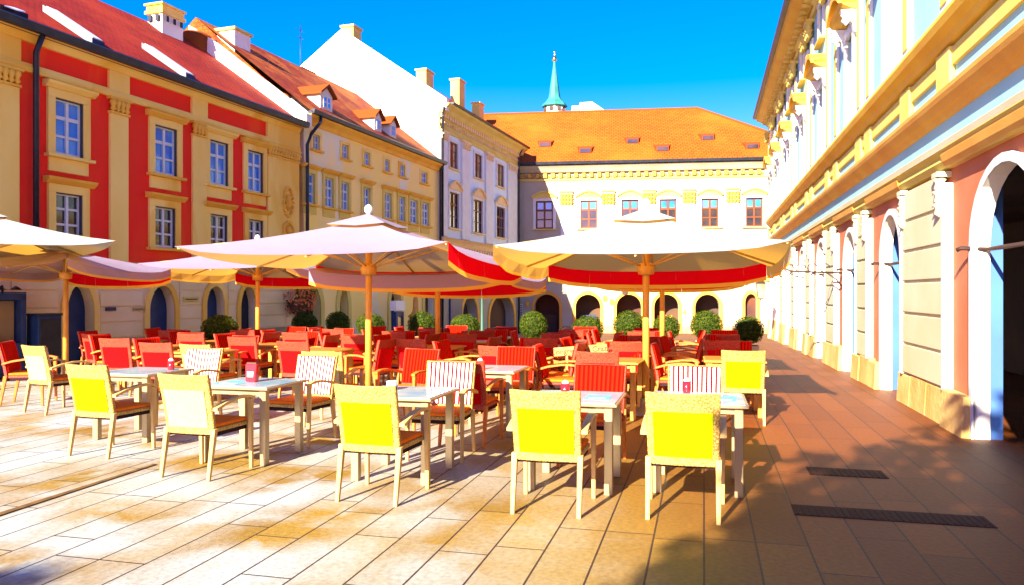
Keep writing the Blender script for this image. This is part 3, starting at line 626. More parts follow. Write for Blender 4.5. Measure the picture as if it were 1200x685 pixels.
m.quad((FX0-4,-.55,FE+.03),(FX1+.4,-.55,FE+.03),(xr,5.2,FR),(FX0-4,5.2,FR)); m.quad((FX0-4,11.5,FE),(FX1+.4,11.5,FE),(xr,5.2,FR),(FX0-4,5.2,FR)); m.add([(FX1+.4,-.55,FE+.03),(FX1+.4,11.5,FE),(xr,5.2,FR)],[(0,1,2)])
uvroof(m.build('roof',M['tile_orange'],far),0,1)
MB().tube([(FX0-4,5.2,FR),(xr,5.2,FR),(FX1+.4,-.5,FE+.1)],.1,6).build('ridge_tiles',M['tile_orange'],far)
fs=(FR-FE)/5.75
for (px,py) in ((639,169),(686,176),(741,165),(776,174),(829,161),(881,171)):
    z=None
    for i in range(200):
        n=i*.027; zz=FE+.03+(n+.55)*fs; X0=F.P0.x+F.dy.x*n; Y0=F.P0.y+F.dy.y*n; q=(px-600)/900; x=(q*Y0-X0)/(F.dx.x-q*F.dx.y); Y=Y0+F.dx.y*x
        if 341-(zz-1.55)*900/Y<=py: break
    m=MB(); m.hexa([(x-.35,n-.25,zz-.2),(x+.35,n-.25,zz-.2),(x+.5,n+.45,zz+.25),(x-.5,n+.45,zz+.25)],[(x-.35,n-.25,zz+.10),(x+.35,n-.25,zz+.10),(x+.5,n+.45,zz+.36),(x-.5,n+.45,zz+.36)])
    d=m.build('roof_hatch',M['tile_patchy'],far); MB().box(x-.3,x+.3,n-.29,n-.252,zz-.12,zz+.09).build('pane',M['glass_dark'],d)

# church spire behind
sp=empty('church_spire',(4.15,75,0),0,'slender green copper church spire rising behind the orange roof','spire')
k=75/900
def zy(py): return 1.55+(341-py)*k
MB().lathe([(1.0,0),(1.0,zy(125))],n=8,smooth=False).build('tower',M['whitewall'],sp)
m=MB()
for i in range(8):
    a=i*math.pi/4+math.pi/8; c,s_=math.cos(a),math.sin(a); m.box(-.16+.955*c,.16+.955*c,-.16+.955*s_,.16+.955*s_,zy(130),zy(126))
m.build('lantern_opening',M['interior_br'],sp)
MB().lathe([(1.15,zy(125)),(1.3,zy(124)),(1.15,zy(121)),(.8,zy(117)),(.62,zy(114)),(.56,zy(112)),(.42,zy(100)),(.25,zy(85)),(.08,zy(70))],n=8,smooth=False).build('copper_roof',M['copper'],sp)
MB().lathe([(.02,-.3),(.22,-.15),(.25,0),(.2,.15),(.02,.3)],(0,0,zy(68)),10).tube([(0,0,zy(68)),(0,0,zy(58))],.05,6).lathe([(.01,-.12),(.13,0),(.01,.12)],(0,0,zy(60)),8).build('gilded_finial',M['gold'],sp)
wh=empty('church_gable',(7.2,70,0),0,'white plastered gable and chimney peeking over the orange roof beside the spire','building')
k2=70/900; m=MB(); zt=lambda py:1.55+(341-py)*k2
m.prof_y([(-1.0,0),(1.6,0),(1.6,zt(131)),(.1,zt(118)),(-1.0,zt(119))],0,3).build('gable_wall',M['whitewall'],wh)
MB().box(-1.7,-1.1,.2,.9,zt(140),zt(122)).build('chimney',M['whitewall'],wh)

# ------------------------------------------------------------------ RIGHT BUILDING (local x = -t)
class FR_(Facade):
    pass
G=FR_((4.89,8.02),(-.2453,-.9694))
rb=empty('arcade_building',G.P0,G.rz,'long pale blue and lemon building with orange ledges and a coral arcade on the right','building')
T0,T1=-9.0,27.0      # t range (towards camera .. away)
fe=[-3.9,.126,4.54,8.0,12.0,15.8,19.6,23.4,26.6]; wd=[1.5,1.75,1.3,1.3,1.5,1.5,1.5,1.5,1.5]; fe=[-7.9]+fe; wd=[1.5]+wd
def X(t): return -t
ops=[(X(f),X(f-w),2.02,2.02+min(.78,w*.56)) for f,w in zip(fe,wd)]
RE=9.35; RGz=3.05
wz=[(X(f-w/2)-.36,X(f-w/2)+.36,4.85,6.6) for f,w in zip(fe,wd)]
wz2=[(X(f-w/2)-.36,X(f-w/2)+.36,7.75,8.65) for f,w in zip(fe,wd)]
x0,x1=X(T1),X(T0)
m=MB(); wall_holes(m,x0,x1,RGz,RE,wz+wz2,.2); body(m,x0,x1,ZB,RE,10,True,True); m.build('wall',M['aqua'],rb)
m=MB(); arcade(m,x0,x1,ZB,RGz,ops,.12); m.build('arcade_wall',M['coral'],rb)
for a,b,s,t in ops:   # inner faces: white plastered arch linings
    m=MB()
    cv=[(a,ZB)]+arch_curve(a,b,s,t)+[(b,ZB)]
    cc=(a+b)/2
    for (p,q),(p2,q2) in zip(cv,cv[1:]):
        sh=lambda v:(v+(.012 if v<cc else -.012))
        m.quad((sh(p),-.03,q-.012),(sh(p2),-.03,q2-.012),(sh(p2),.13,q2-.012),(sh(p),.13,q-.012))
    m.build('arch_lining',M['whitewall'],rb)
for a,b,s,t in ops:
    m=MB(); arch_band(m,a+.012,b-.012,s,t-.012,.09,ZB,-.05,0); m.build('arch_moulding',M['white'],rb)
    MB().tube([(a-.1,-.16,2.0),(a-.08,-.12,2.02),(a+.05,.1,2.0),(b,.1,2.0)],.025,6).build('tie_rod',M['iron'],rb)
MB().box(x0,x1,3.2,3.3,ZB,3.0).build('passage_wall',M['interior_br'],rb)
MB().box(x0,x1,.14,3.2,2.95,3.0).build('passage_ceiling',M['interior_br'],rb)
for a,b,s,t in ops: MB().box(a-.7,a-.02,.14,.26,ZB,2.9).build('jamb_shade_slab',M['jambshade'],rb)  # slab behind each arch, coloured as the blue shade on its jamb
# piers between openings
ev=sorted(ops)
pr=[]
for (l,r_) in zip(ev,ev[1:]):
    a=l[1]; b=r_[0]          # between openings, in local x (a nearer far end)
    pa=a+.32; pb=b-.82
    if pb-pa<.5: pb=b-.4
    pr.append((pa,pb))
for (pa,pb) in pr:
    m=MB(); z=.46
    m.box(pa,pb,-.07,0,.42,2.82)
    po=m.build('pier',M['lemon'] if False else M['cream_r'] if 'cream_r' in M else M.setdefault('cream_r',mat('ivory_pier_plaster',(.55,.52,.36),.85,(.50,.45,.27),1,.2,60)),rb)
    c=MB(); z=.45
    while z<2.75: c.box(pa+.05,pb-.05,-.095,-.07,z,z+.38); z+=.42
    c.build('pier_block',M['cream_r'],po,bevel=.008)
    for xx in (pa,pb): MB().box(xx-.035,xx+.035,-.11,0,.42,2.82).build('pier_edge',M['white'],po)
    for xx in (pa+.12,pb-.12):
        k=MB()
        for j in range(3): k.lathe([(.01,-.09),(.07,-.05),(.05,.02),(.085,.06),(.01,.1)],(xx,-.10,2.52+.15*j),7)
        k.box(xx-.11,xx+.11,-.16,0,2.9,2.96)
        k.build('capital',M['cream_r'],po)
m=MB()   # battered stone plinth
cuts=[(ev[i][1],ev[i+1][0]) for i in range(len(ev)-1)]+[(x0,ev[0][0]),(ev[-1][1],x1)]
rn=random.Random(3)
PS=mat('yellow_plinth_stone',(.62,.44,.16),.85,(.50,.30,.08),1.6,.5,18)
for a,b in cuts:
    m=MB(); a+=.015;b-=.015; x=a
    while x<b-.1:
        x2=min(b,x+.5+rn.random()*.35)
        if b-x2<.25: x2=b
        h=.40+rn.random()*.05; o_=.10+rn.random()*.05
        m.hexa([(x,-o_-.06,ZB),(x2-.01,-o_-.06,ZB),(x2-.01,0,ZB),(x,0,ZB)],[(x,-o_+.03,h),(x2-.01,-o_+.03,h),(x2-.01,0,h),(x,0,h)]); x=x2
    m.build('plinth',PS,rb,bevel=.015)
# mouldings
MB().prof_x([(0,2.99),(-.08,2.99),(-.13,3.06),(-.11,3.12),(-.17,3.18),(0,3.22)],x0,x1).build('impost_moulding',M['lemon'],rb)
for a,b,s,t in ops:
    MB().prof_x([(0,2.98),(-.10,3.0),(-.13,3.05),(-.15,3.14),(-.12,3.225),(0,3.23)],a-.75,b+.28).build('arch_ledge',M['orangeledge'],rb,bevel=.01)
MB().prof_x([(0,3.23),(-.02,3.23),(-.02,3.36),(0,3.38)],x0,x1).build('pale_band',M['farwall'],rb)
MB().prof_x([(0,3.60),(-.04,3.61),(-.07,3.66),(-.10,3.68),(-.16,3.76),(-.18,3.81),(-.18,3.86),(-.05,3.92),(0,3.93)],x0,x1).build('lower_ledge',M['orangeledge'],rb)
MB().prof_x([(0,4.40),(-.07,4.42),(-.11,4.50),(-.19,4.56),(-.22,4.64),(-.19,4.72),(-.06,4.78),(0,4.78)],x0,x1).build('upper_ledge',M['orangeledge2'] if 'orangeledge2' in M else M.setdefault('orangeledge2',mat('yellow_ledge',(.70,.44,.04),.7,(.64,.34,.03),1.5,.2,40)),rb)
MB().box(x0,x1,-.04,0,4.16,4.36).build('yellow_band',M['lemon'],rb)
for t in [f+.95 for f in fe]+[f-w-.35 for f,w in zip(fe,wd)]:
    x=X(t)
    m=MB(); m.box(x-.26,x+.26,-.07,0,3.94,4.38); m.build('pedestal',M['lemon'],rb,bevel=.008)
    po=MB().box(x-.19,x+.19,-.05,0,4.79,8.3).build('pilaster',M['white'],rb,bevel=.01)
    MB().box(x-.11,x+.11,-.065,-.05,4.95,8.2).build('pilaster_face',M['lemon'],po)
    c=MB()
    for kk in range(3):
        for j in range(2): c.lathe([(.01,-.13),(.10,-.05),(.07,.02),(.13,.08),(.01,.13)],(x-.18+.18*kk,-.12,8.42+.2*j),7)
    c.box(x-.3,x+.3,-.22,0,8.7,8.78); c.build('capital',M['lemon'],po)
    if False: d=MB(); d.prof_x([(0,4.39),(-.12,4.41),(-.24,4.58),(-.26,4.66),(-.22,4.76),(0,4.79)],x-.2,x+.2); d.build('ledge_break',M['lemon'],rb)
for r in wz:
    window(rb,r,M['white'],M['glass_warm'],2,4,y=.12,transom=3); so=surround(rb,r,M['white'],.16,.06,False)
    a,b,c,d=r; s=MB(); cx=(a+b)/2; n=10; hw=.72
    out=[(cx-hw+2*hw*kk/n, d+.42+.26*math.sin(math.pi*kk/n)) for kk in range(n+1)]
    s.prof_y(out+[(x_,z_+.12) for x_,z_ in reversed(out)],-.36,0); s.prof_x([(0,d+.30),(-.12,d+.32),(-.28,d+.40),(-.32,d+.48),(0,d+.50)],a-.36,b+.36)
    s.build('hood',M['orangeledge2'],so)
    s=MB()
    for xx in (a-.24,b+.24):
        s.prof_x([(0,d-.15),(-.06,d-.12),(-.1,d+.05),(-.26,d+.2),(-.3,d+.3),(0,d+.3)],xx-.08,xx+.08)
        s.lathe([(.01,-.12),(.09,-.04),(.06,.03),(.1,.08),(.01,.12)],(xx,-.2,d+.14),7)
    for kk in range(5): s.lathe([(.01,-.09),(.07,-.02),(.09,.05),(.01,.1)],(cx-.3+.15*kk,-.1,d+.53+.06*math.sin(kk)),6)
    s.build('scroll_bracket',M['white'],so)
for r in wz2:
    window(rb,r,M['white'],M['glass_warm'],2,3,y=.12); surround(rb,r,M['white'],.12,.06,True,'flat',0,M['lemon'])
MB().prof_x([(0,8.78),(-.08,8.78),(-.12,8.86),(0,8.88)],x0,x1).build('architrave',M['lemon'],rb)
MB().prof_x([(0,8.95),(-.14,8.97),(-.24,9.08),(-.44,9.18),(-.56,9.22),(-.60,9.34),(0,9.36)],x0-.3,x1).build('cornice',M['orangeledge2'],rb)
m=MB(); x=x0
while x<x1: m.box(x,x+.14,-.34,-.13,8.98,9.08); x+=.5
m.build('bracket_row',M['lemon'],rb)
m=MB(); m.quad((x0-.4,-.66,9.37),(x1,-.66,9.37),(x1,5,13),(x0-.4,5,13)); m.quad((x0-.4,10.6,9.37),(x1,10.6,9.37),(x1,5,13),(x0-.4,5,13)); m.add([(x0-.4,-.66,9.37),(x0-.4,10.6,9.37),(x0-.4,5,13)],[(0,1,2)]); uvroof(m.build('roof',M['tile_orange'],rb),0,1)
MB().prof_x([(-.5,9.345),(-.70,9.34),(-.74,9.44),(-.5,9.44)],x0-.4,x1).build('gutter',M['iron'],rb)

# wall lanterns and iron arms
def lantern(x,y,z,label,arm,rz,s=1.0):
    o=empty('wall_lantern',(x,y,z),rz,label,'lantern')
    MB().tube([(0,arm,.18),(0,arm*.6,.34),(0,arm*.2,.36),(0,0,.25),(0,0,.17)],.018,6).tube([(0,arm,-.1),(0,arm*.6,.1),(0,arm*.4,.3)],.012,5).build('bracket_arm',M['iron'],o)
    m=MB(); w=.11*s
    for sx in (-1,1):
        for sy in (-1,1): m.tube([(sx*w,sy*w,.08*s),(sx*w*.6,sy*w*.6,-.26*s)],.009,5)
    m.hexa([(-w*1.2,-w*1.2,.08*s),(w*1.2,-w*1.2,.08*s),(w*1.2,w*1.2,.08*s),(-w*1.2,w*1.2,.08*s)],[(-w*.3,-w*.3,.19*s),(w*.3,-w*.3,.19*s),(w*.3,w*.3,.19*s),(-w*.3,w*.3,.19*s)])
    m.box(-w*.65,w*.65,-w*.65,w*.65,-.29*s,-.26*s); m.lathe([(.01,-.06),(.03,-.03),(.01,0)],(0,0,-.29*s),6); m.build('lantern_frame',M['iron'],o)
    MB().hexa([(-w*.55,-w*.55,-.25*s),(w*.55,-w*.55,-.25*s),(w*.55,w*.55,-.25*s),(-w*.55,w*.55,-.25*s)],[(-w*.93,-w*.93,.075*s),(w*.93,-w*.93,.075*s),(w*.93,w*.93,.075*s),(-w*.93,w*.93,.075*s)]).build('glass',M['glass_warm'],o)
def gpt(t,off,z): p=G.P0-G.dx*t-G.dy*off; return (p.x,p.y,z)
p=gpt(22,.75,1.75); lantern(*p,'square wrought iron lantern hanging from the arcade wall beside the rightmost round shrub',.75,G.rz,1.5)
p=gpt(8.35,0,1.93); o=empty('iron_sign_bracket',p,G.rz,'ornate wrought iron bracket arm sticking out of the coral arcade wall','bracket')
m=MB(); m.tube([(0,0,.02),(0,-1.0,.06),(0,-1.35,.2)],.022,6)
m.tube([(0,0,-.28),(0,-.12,-.12),(0,-.3,.02)],.018,6)
for j in range(4):
    yc=-.35-.24*j; m.tube([(0,yc+.1*math.cos(a),.13+.09*math.sin(a)) for a in [k*math.pi/5 for k in range(9)]],.012,5)
m.tube([(0,-1.0,.06),(0,-1.1,-.06),(0,-1.25,-.05),(0,-1.28,.08)],.014,5); m.build('scroll_arm',M['iron'],o)
# small things on the far wall
def far_pt(px,py,off):
    x=F.x(px); p=F.P0+F.dx*x-F.dy*off; return (p.x,p.y,F.z(px,py))
for (px,py,lab) in ((618.5,354,'oval gold plaque on the ivory wall left of the second arch'),(709,347.5,'oval bronze plaque, left one of the pair between the third and fourth arches'),(717,351.5,'round ochre plaque, right one of the pair between two arches')):
    o=empty('oval_plaque',far_pt(px,py,.01),F.rz,lab,'plaque'); m=MB(); n=16
    m.prof_y([(.14*math.cos(2*math.pi*k/n),.19*math.sin(2*math.pi*k/n)) for k in range(n)],-.05,0).build('plate',M['goldtrim'],o)
    MB().prof_y([(.09*math.cos(2*math.pi*k/n),.13*math.sin(2*math.pi*k/n)) for k in range(n)],-.06,-.05).build('relief',M['ochre'],o)
o=empty('hanging_sign',far_pt(733,339,0),F.rz,'small dark hanging sign on an iron arm over the arch behind the right parasol','sign')
MB().tube([(0,0,0),(0,-.1,0),(.9,-.12,.02)],.03,6).build('arm',M['iron'],o); MB().prof_y([(.2*math.cos(2*math.pi*k/12)-.05,.2*math.sin(2*math.pi*k/12)-.0) for k in range(12)],-.14,-.1).build('sign_disc',M['iron'],o)
def text_mesh(name,s,size,mt,parent,loc,rot,ext=.003,bold=0):
    c=bpy.data.curves.new(name,'FONT'); c.body=s; c.size=size; c.extrude=ext; c.align_x='CENTER'; c.align_y='CENTER'; c.offset=bold
    t=bpy.data.objects.new(name+'_tmp',c); col.objects.link(t); dg=bpy.context.evaluated_depsgraph_get(); me=bpy.data.meshes.new_from_object(t.evaluated_get(dg)); bpy.data.objects.remove(t)
    o=bpy.data.objects.new(name,me); me.materials.clear(); me.materials.append(mt); col.objects.link(o); o.parent=parent; o.location=loc; o.rotation_euler=rot; return o
o=empty('house_number',far_pt(802,364,.012),F.rz,'bronze house number 4 on the ivory wall between two arches','house number')
text_mesh('numeral','4',.42,M['goldtrim'],o,(0,0,0),(R(90),0,0),.02,.01)
o=empty('vertical_sign',far_pt(611,361,.012),F.rz,'narrow vertical dark sign with small lettering on the white wall','sign')
MB().box(-.06,.06,-.04,0,-.35,.35).build('board',M['paper'],o)
m=MB()
for j in range(5): m.box(-.045,.045,-.05,-.04,-.30+.13*j,-.22+.13*j)
m.build('lettering',M['darkpaint'],o)

# things in front of the left row
def apt(px,off,dz=0): x=A.x(px); p=A.P0+A.dx*x-A.dy*off; return Vector((p.x,p.y,zg(p.y)+dz))
p=apt(440,.9); o=empty('menu_case',p,A.rz,'dark blue standing menu case with a white header by the yellow house','menu case')
MB().box(-.3,.3,-.1,.1,.0,1.15).build('case',M['door_blue'],o,bevel=.01); MB().box(-.36,.36,-.12,.12,1.2,1.55).build('header',M['paper'],o); MB().box(-.2,.2,-.11,-.1,.5,1.0).build('pane',M['glass_dark'],o)
p=apt(453,1.2); o=empty('carved_post',p,A.rz,'brown carved wooden post with a pointed top in front of the yellow house','post')
MB().box(-.16,.16,-.16,.16,0,.95).lathe([(.3,.95),(.3,1.0),(.2,1.08),(.12,1.2),(.1,1.6),(.02,1.95)],n=8).build('post',M['wood'],o,bevel=.01)
MB().box(-.12,-.03,-.175,-.16,.55,.85).box(.03,.12,-.175,-.16,.55,.85).build('carving',M['darkpaint'],o)
p=apt(340,.3); o=empty('flower_basket',(p.x,p.y,1.35),A.rz,'hanging basket of red and orange flowers on the wall beside the downpipe','flower basket')
MB().lathe([(.02,-.5),(.2,-.4),(.3,-.15),(.32,-.05)],n=14).build('basket',M['bark'],o)
leafball(420,.52,.05,5,1.0,.35).build('flowers',M['flower'],o); leafball(160,.5,.05,6,1.1,.3).build('leaves',M['boxleaf'],o)
MB().tube([(0,0,.1),(0,.1,.55),(0,.3,.6)],.015,5).build('hook',M['iron'],o)
o=empty('showcase_cabinet',(-9.3,14.1,0),R(60),'dark blue glazed showcase cabinet standing at the far left wall','cabinet')
MB().box(-.36,.36,-.02,.35,0,.62).box(-.36,-.27,-.02,.35,.62,1.5).box(.27,.36,-.02,.35,.62,1.5).box(-.36,.36,-.02,.35,1.42,1.55).box(-.27,.27,.3,.35,.62,1.42).build('case',M['door_blue'],o,bevel=.01)
MB().box(-.25,.25,.2,.22,.65,1.4).build('display_panel',mat('display_panel',(.22,.16,.10),.6,(.32,.2,.1),3),o); MB().box(-.27,.27,0,.012,.63,1.41).build('pane',M['glass_dark'],o) if False else None
MB().tube([(0,.1,1.55),(0,.1,1.63),(-.08,-.05,1.66),(-.14,-.08,1.62)],.02,6).lathe([(.1,-.04),(.06,0),(.01,.03)],(-.14,-.08,1.63),10).lathe([(.1,-.04),(.06,0),(.01,.03)],(.14,-.08,1.63),10).build('cabinet_lamp',M['metal_dk'],o)
o=empty('cupboard',(-8.78,14.6,0),R(60),'low dark blue cupboard standing right of the glazed showcase','cupboard')
MB().box(-.22,.22,0,.4,0,1.12).build('case',M['door_blue'],o,bevel=.015); MB().box(-.25,.25,-.03,.42,1.12,1.16).build('lid',M['metal_dk'],o); MB().box(-.19,.19,-.02,0,.06,1.05).build('door',M['metal_dk'],o,bevel=.01)
p=AB(-4.2,20); p=Vector(((565-600)/900*26,26,zg(26))); o=empty('lamp_post',p,0,'thin green iron lamp post with a conical base beyond the tables','lamp post')
MB().lathe([(.34,0),(.3,.08),(.12,.42),(.05,.55),(.035,2.0),(.03,2.3)],n=10).build('post',mat('green_iron',(.03,.09,.06),.5),o); MB().lathe([(.03,2.3),(.12,2.34),(.15,2.6),(.05,2.68),(.01,2.8)],n=8).build('lamp_head',M['glass_warm'],o)

# drains in the paving
def drain(cx,cy,w,d,label):
    o=empty('drain_grate',(cx,cy,.0),AZU,label,'drain'); z=.004
    MB().box(-w/2,w/2,-d/2,d/2,-.03,z).build('frame',M['grate'],o)
    m=MB(); n=int(w/.045)
    for k in range(n): x=-w/2+w*(k+.5)/n; m.box(x-.006,x+.006,-d/2+.02,d/2-.02,z+.0005,z+.003)
    m.build('bars',M['grate'],o); return o
drain(2.88,6.62,.62,.30,'small rectangular dark drain grate in the shaded paving on the right')
o=drain(2.62,5.34,1.26,.27,'long dark drain channel across the shaded paving in the right foreground')
tag(MB().add([(-3.62,5.30,.004),(-3.56,5.28,.004),(-3.20,6.92,.004),(-3.235,6.93,.004),(-3.62,5.30,.010),(-3.56,5.28,.010),(-3.20,6.92,.010),(-3.235,6.93,.010)],[(3,2,1,0),(4,5,6,7),(0,1,5,4),(1,2,6,5),(2,3,7,6),(3,0,4,7)]).build('drain_slot',mat('brown_slot',(.16,.08,.02),.8,(.08,.04,.01),10)),'wide brown drain slot running through the pale paving at lower left','drain')

# ------------------------------------------------------------------ PARASOLS
def parasol(px,d,label,ez,az,cm,half=1.6,rot=AZU,front=None,valances=('b','l','r'),red=('b',),cx=None,mirror=False):
    x=(px-600)/900*d if cx is None else cx; g0=zg(d)
    o=empty('parasol',(x,d,g0),rot,label,'parasol','large square parasols over the cafe tables'); ez-=g0; az-=g0
    h=half; n=10; lv=[.05,.2,.4,.6,.8,1.0]; m=MB()
    def pt(side,s,r):   # side 0..3, s -1..1, r 0..1
        x_,y_=(s*h*r,-h*r); a=side*math.pi/2; X_=x_*math.cos(a)-y_*math.sin(a); Y_=x_*math.sin(a)+y_*math.cos(a)
        z=ez+(az-ez)*(1-r)**1.12+(-.05*(1-s*s)+.07*abs(s)**6)*r*r-.03*(1-s*s)*math.sin(math.pi*r)-.055*Y_/h*r
        return Vector((X_,Y_,z))
    for sd in range(4):
        base=len(m.v)
        for r in lv:
            for k in range(n+1): m.v.append(tuple(pt(sd,-1+2*k/n,r)))
        for i in range(len(lv)-1):
            for k in range(n): a=base+i*(n+1)+k; m.f.append((a,a+1,a+n+2,a+n+1)); m.sm.append(True)
    ca=m.build('canopy',cm,o)
    m=MB()    # vent cap
    for sd in range(4):
        a=[pt(sd,-1,.24),pt(sd,0,.24),pt(sd,1,.24)]; a=[v+Vector((0,0,.05)) for v in a]; tp=Vector((0,0,az+.07)); m.add(a+[tp],[(0,1,3),(1,2,3)])
    m.build('vent_cap',cm,ca)
    for sd,key in ((0,'f'),(1,'r'),(2,'b'),(3,'l')):
        if key not in valances and key!='F': continue
        m=MB(); hm=MB(); vh=.20 if key in 'bf' or key in red else .13
        for k in range(n):
            p,q=pt(sd,-1+2*k/n,1),pt(sd,-1+2*(k+1)/n,1); w1=.02*math.sin(k*1.9); w2=.02*math.sin((k+1)*1.9)
            c_=Vector((math.sin(0),0,0)); dn=Vector((0,0,-vh)); out=(p+q)/2; out.z=0; out=out.normalized()
            m.quad(p,q,q+dn+out*w2,p+dn+out*w1); hm.quad(p+dn+out*w1,q+dn+out*w2,q+dn*1.28+out*w2,p+dn*1.28+out*w1)
        mt=M['canvas_red'] if key in red else cm; vo=m.build('valance',mt,ca); hm.build('hem',M['canvas_hem'],vo)
    top=az-.02
    MB().lathe([(.26,0),(.26,.05),(.08,.07),(.07,.2)],n=20).build('base',M['steel'],o)
    MB().tube([(0,0,.05),(0,0,top)],[.046,.042],14).build('pole',M['wood'],o)
    MB().lathe([(.02,az+.06),(.055,az+.10),(.06,az+.14),(.035,az+.18),(.0,az+.2)],n=12).build('finial',M['white'],o)
    hub=ez-.10; MB().lathe([(.055,hub-.09),(.10,hub-.08),(.11,hub+.0),(.09,hub+.06),(.055,hub+.07)],n=12).build('hub',M['wood'],o)
    for k in range(8):
        sd=k//2; s=-1 if k%2==0 else 0
        tip=pt(sd,s,.985)-Vector((0,0,.025)); c=Vector((0,0,az-.06)); mid=c.lerp(tip,.5)
        rbm=MB().tube([c,pt(sd,s,.5)-Vector((0,0,.03)),tip],.014,5).build('rib',M['palewood'],o)
        MB().tube([Vector((0,0,hub))+ (tip*Vector((1,1,0))).normalized()*.09 if False else Vector((0,0,hub)),pt(sd,s,.5)-Vector((0,0,.04))],.012,5).build('strut',M['palewood'],rbm)
    return o
parasol(757,9.9,'large white square parasol in front on the right, glowing yellow underneath with a red valance',1.96,2.56,M['canvas_white'])
parasol(776,13.9,'white square parasol mostly hidden directly behind the front right parasol',1.90,2.42,M['canvas_white'],half=1.5)
parasol(432,10.4,'large lavender white square parasol in the centre left, nearest to the lime chairs',1.97,2.54,M['canvas_pink'],half=1.72,valances=('b','r'),red=('b','r'))
parasol(513,13.4,'lower lavender white parasol standing behind the centre one',1.80,2.2,M['canvas_pink'],valances=('b','l','r','f'))
parasol(302,16.0,'lavender white parasol between the second and third doors at left',1.98,2.55,M['canvas_pink'])
parasol(77,13.7,'lavender white parasol at left in front of the dark arched door, red valance',1.97,2.30,M['canvas_pink'],half=1.22)
parasol(0,12.2,'cool white parasol cut off by the left edge, its corner pointing right',2.24,2.85,M['canvas_white'],cx=-8.55,rot=R(45),valances=())

# ------------------------------------------------------------------ CHAIRS
def backy(x,z):   # centre surface of the back
    return -.205-.10*(max(0,z-.40)/.48)**1.3-.022*(1-(x/.25)**2)
def back_grid(mb,x0,x1,z0,z1,yo,yi,nx=8,nz=6,topw=0,wave=0):
    vs=[];
    for side in (yo,yi):
        for j in range(nz+1):
            z=z0+(z1-z0)*j/nz
            for i in range(nx+1):
                x=x0+(x1-x0)*i/nx; sc=1-.05*max(0,(.88-z)/.5); zz=z+(topw*(1-(x/.25)**2) if j==nz else 0)
                vs.append((x*sc,backy(x,z)+side,zz))
    N=(nx+1)*(nz+1); fs=[]
    for s in (0,1):
        for j in range(nz):
            for i in range(nx):
                a=s*N+j*(nx+1)+i; fs.append((a,a+1,a+nx+2,a+nx+1))
    for i in range(nx): fs+= [(i,i+1,i+1+N,i+N),(nz*(nx+1)+i,nz*(nx+1)+i+1,nz*(nx+1)+i+1+N,nz*(nx+1)+i+N)]
    for j in range(nz): fs+= [(j*(nx+1),(j+1)*(nx+1),(j+1)*(nx+1)+N,j*(nx+1)+N),(j*(nx+1)+nx,(j+1)*(nx+1)+nx,(j+1)*(nx+1)+nx+N,j*(nx+1)+nx+N)]
    mb.add(vs,fs,False)
def make_chair(panel,stripe_base,stripe,wk='wicker',wd='palewood'):
    o=empty('cafe_chair')
    m=MB(); back_grid(m,-.25,.25,.37,.88,-.022,.016,topw=-.008); m.build('backrest',M[wk],o,bevel=.006)
    m=MB(); back_grid(m,-.203,.203,.43,.745,-.030,-.0225); m.build('back_panel',panel,o)
    m=MB(); back_grid(m,-.235,.235,.47,.868,.0165,.026); cu=m.build('back_cushion',stripe_base,o)
    m=MB()
    for k in range(11):
        x=-.215+.043*k; back_grid(m,x-.0115,x+.0115,.475,.862,.0265,.036,nx=1,nz=5)
    m.build('cushion_stripe',stripe,cu)
    m=MB(); m.box(-.235,.235,-.21,.25,.385,.42); m.build('seat',M[wk],o,bevel=.01)
    m=MB(); m.box(-.225,.225,-.19,.255,.4205,.455); m.build('seat_cushion',M['seatfab'],o,bevel=.014)
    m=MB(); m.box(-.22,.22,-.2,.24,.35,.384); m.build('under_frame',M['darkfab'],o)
    for s in (-1,1):
        m=MB(); x=s*.235
        m.hexa([(x-.014,-.30,0),(x+.014,-.30,0),(x+.014,-.272,0),(x-.014,-.272,0)],[(x-.02,-.235,.42),(x+.02,-.235,.42),(x+.02,-.19,.42),(x-.02,-.19,.42)]); m.build('leg',M[wd],o,bevel=.003)
        m=MB(); x=s*.262
        m.hexa([(x-.014,.235,0),(x+.014,.235,0),(x+.014,.263,0),(x-.014,.263,0)],[(x-.02,.215,.62),(x+.02,.215,.62),(x+.02,.258,.62),(x-.02,.258,.62)]); m.build('leg',M[wd],o,bevel=.003)
        m=MB(); pts=[(-.245,.585),(-.12,.622),(.05,.648),(.18,.648),(.27,.625)]
        for (y,z),(y2,z2) in zip(pts,pts[1:]):
            m.hexa([(x-.026,y,z-.012),(x+.026,y,z-.012),(x+.026,y2,z2-.012),(x-.026,y2,z2-.012)],[(x-.026,y,z+.012),(x+.026,y,z+.012),(x+.026,y2,z2+.012),(x-.026,y2,z2+.012)])
        m.build('armrest',M[wd],o)
    return o
M['shadestripe']=fabric('shade_red_stripe',(.60,.012,.002)); M['shadebase']=fabric('shade_deep_red_base',(.36,.002,.001)); M['canopywood']=mat('canopy_light_chair_wood',(.52,.17,.02),.5,(.42,.10,.012),8,.1,40,stretch=(6,6,1))  # shaded copies: stripes and wood carry the red-orange light under the parasols
protos={}
protos['lime']=make_chair(M['lime'],M['redfab'],M['whitefab'])
protos['cream']=make_chair(M['creamfab'],M['redfab'],M['whitefab'])
protos['red']=make_chair(M['redfab'],M['shadebase'],M['shadestripe'],'wicker_canopy','canopywood')
protos['white']=make_chair(M['redfab'],M['redfab'],M['whitefab'])
used=set()
def chair(kind,x,y,rz,label,group=None):
    o=protos[kind]
    if kind in used: o=copy_tree(o)
    used.add(kind); o.location=(x,y,zg(y)); o.rotation_euler=(0,0,rz); tag(o,label,'chair',group)
    if not group and 'group' in o: del o['group']
    return o
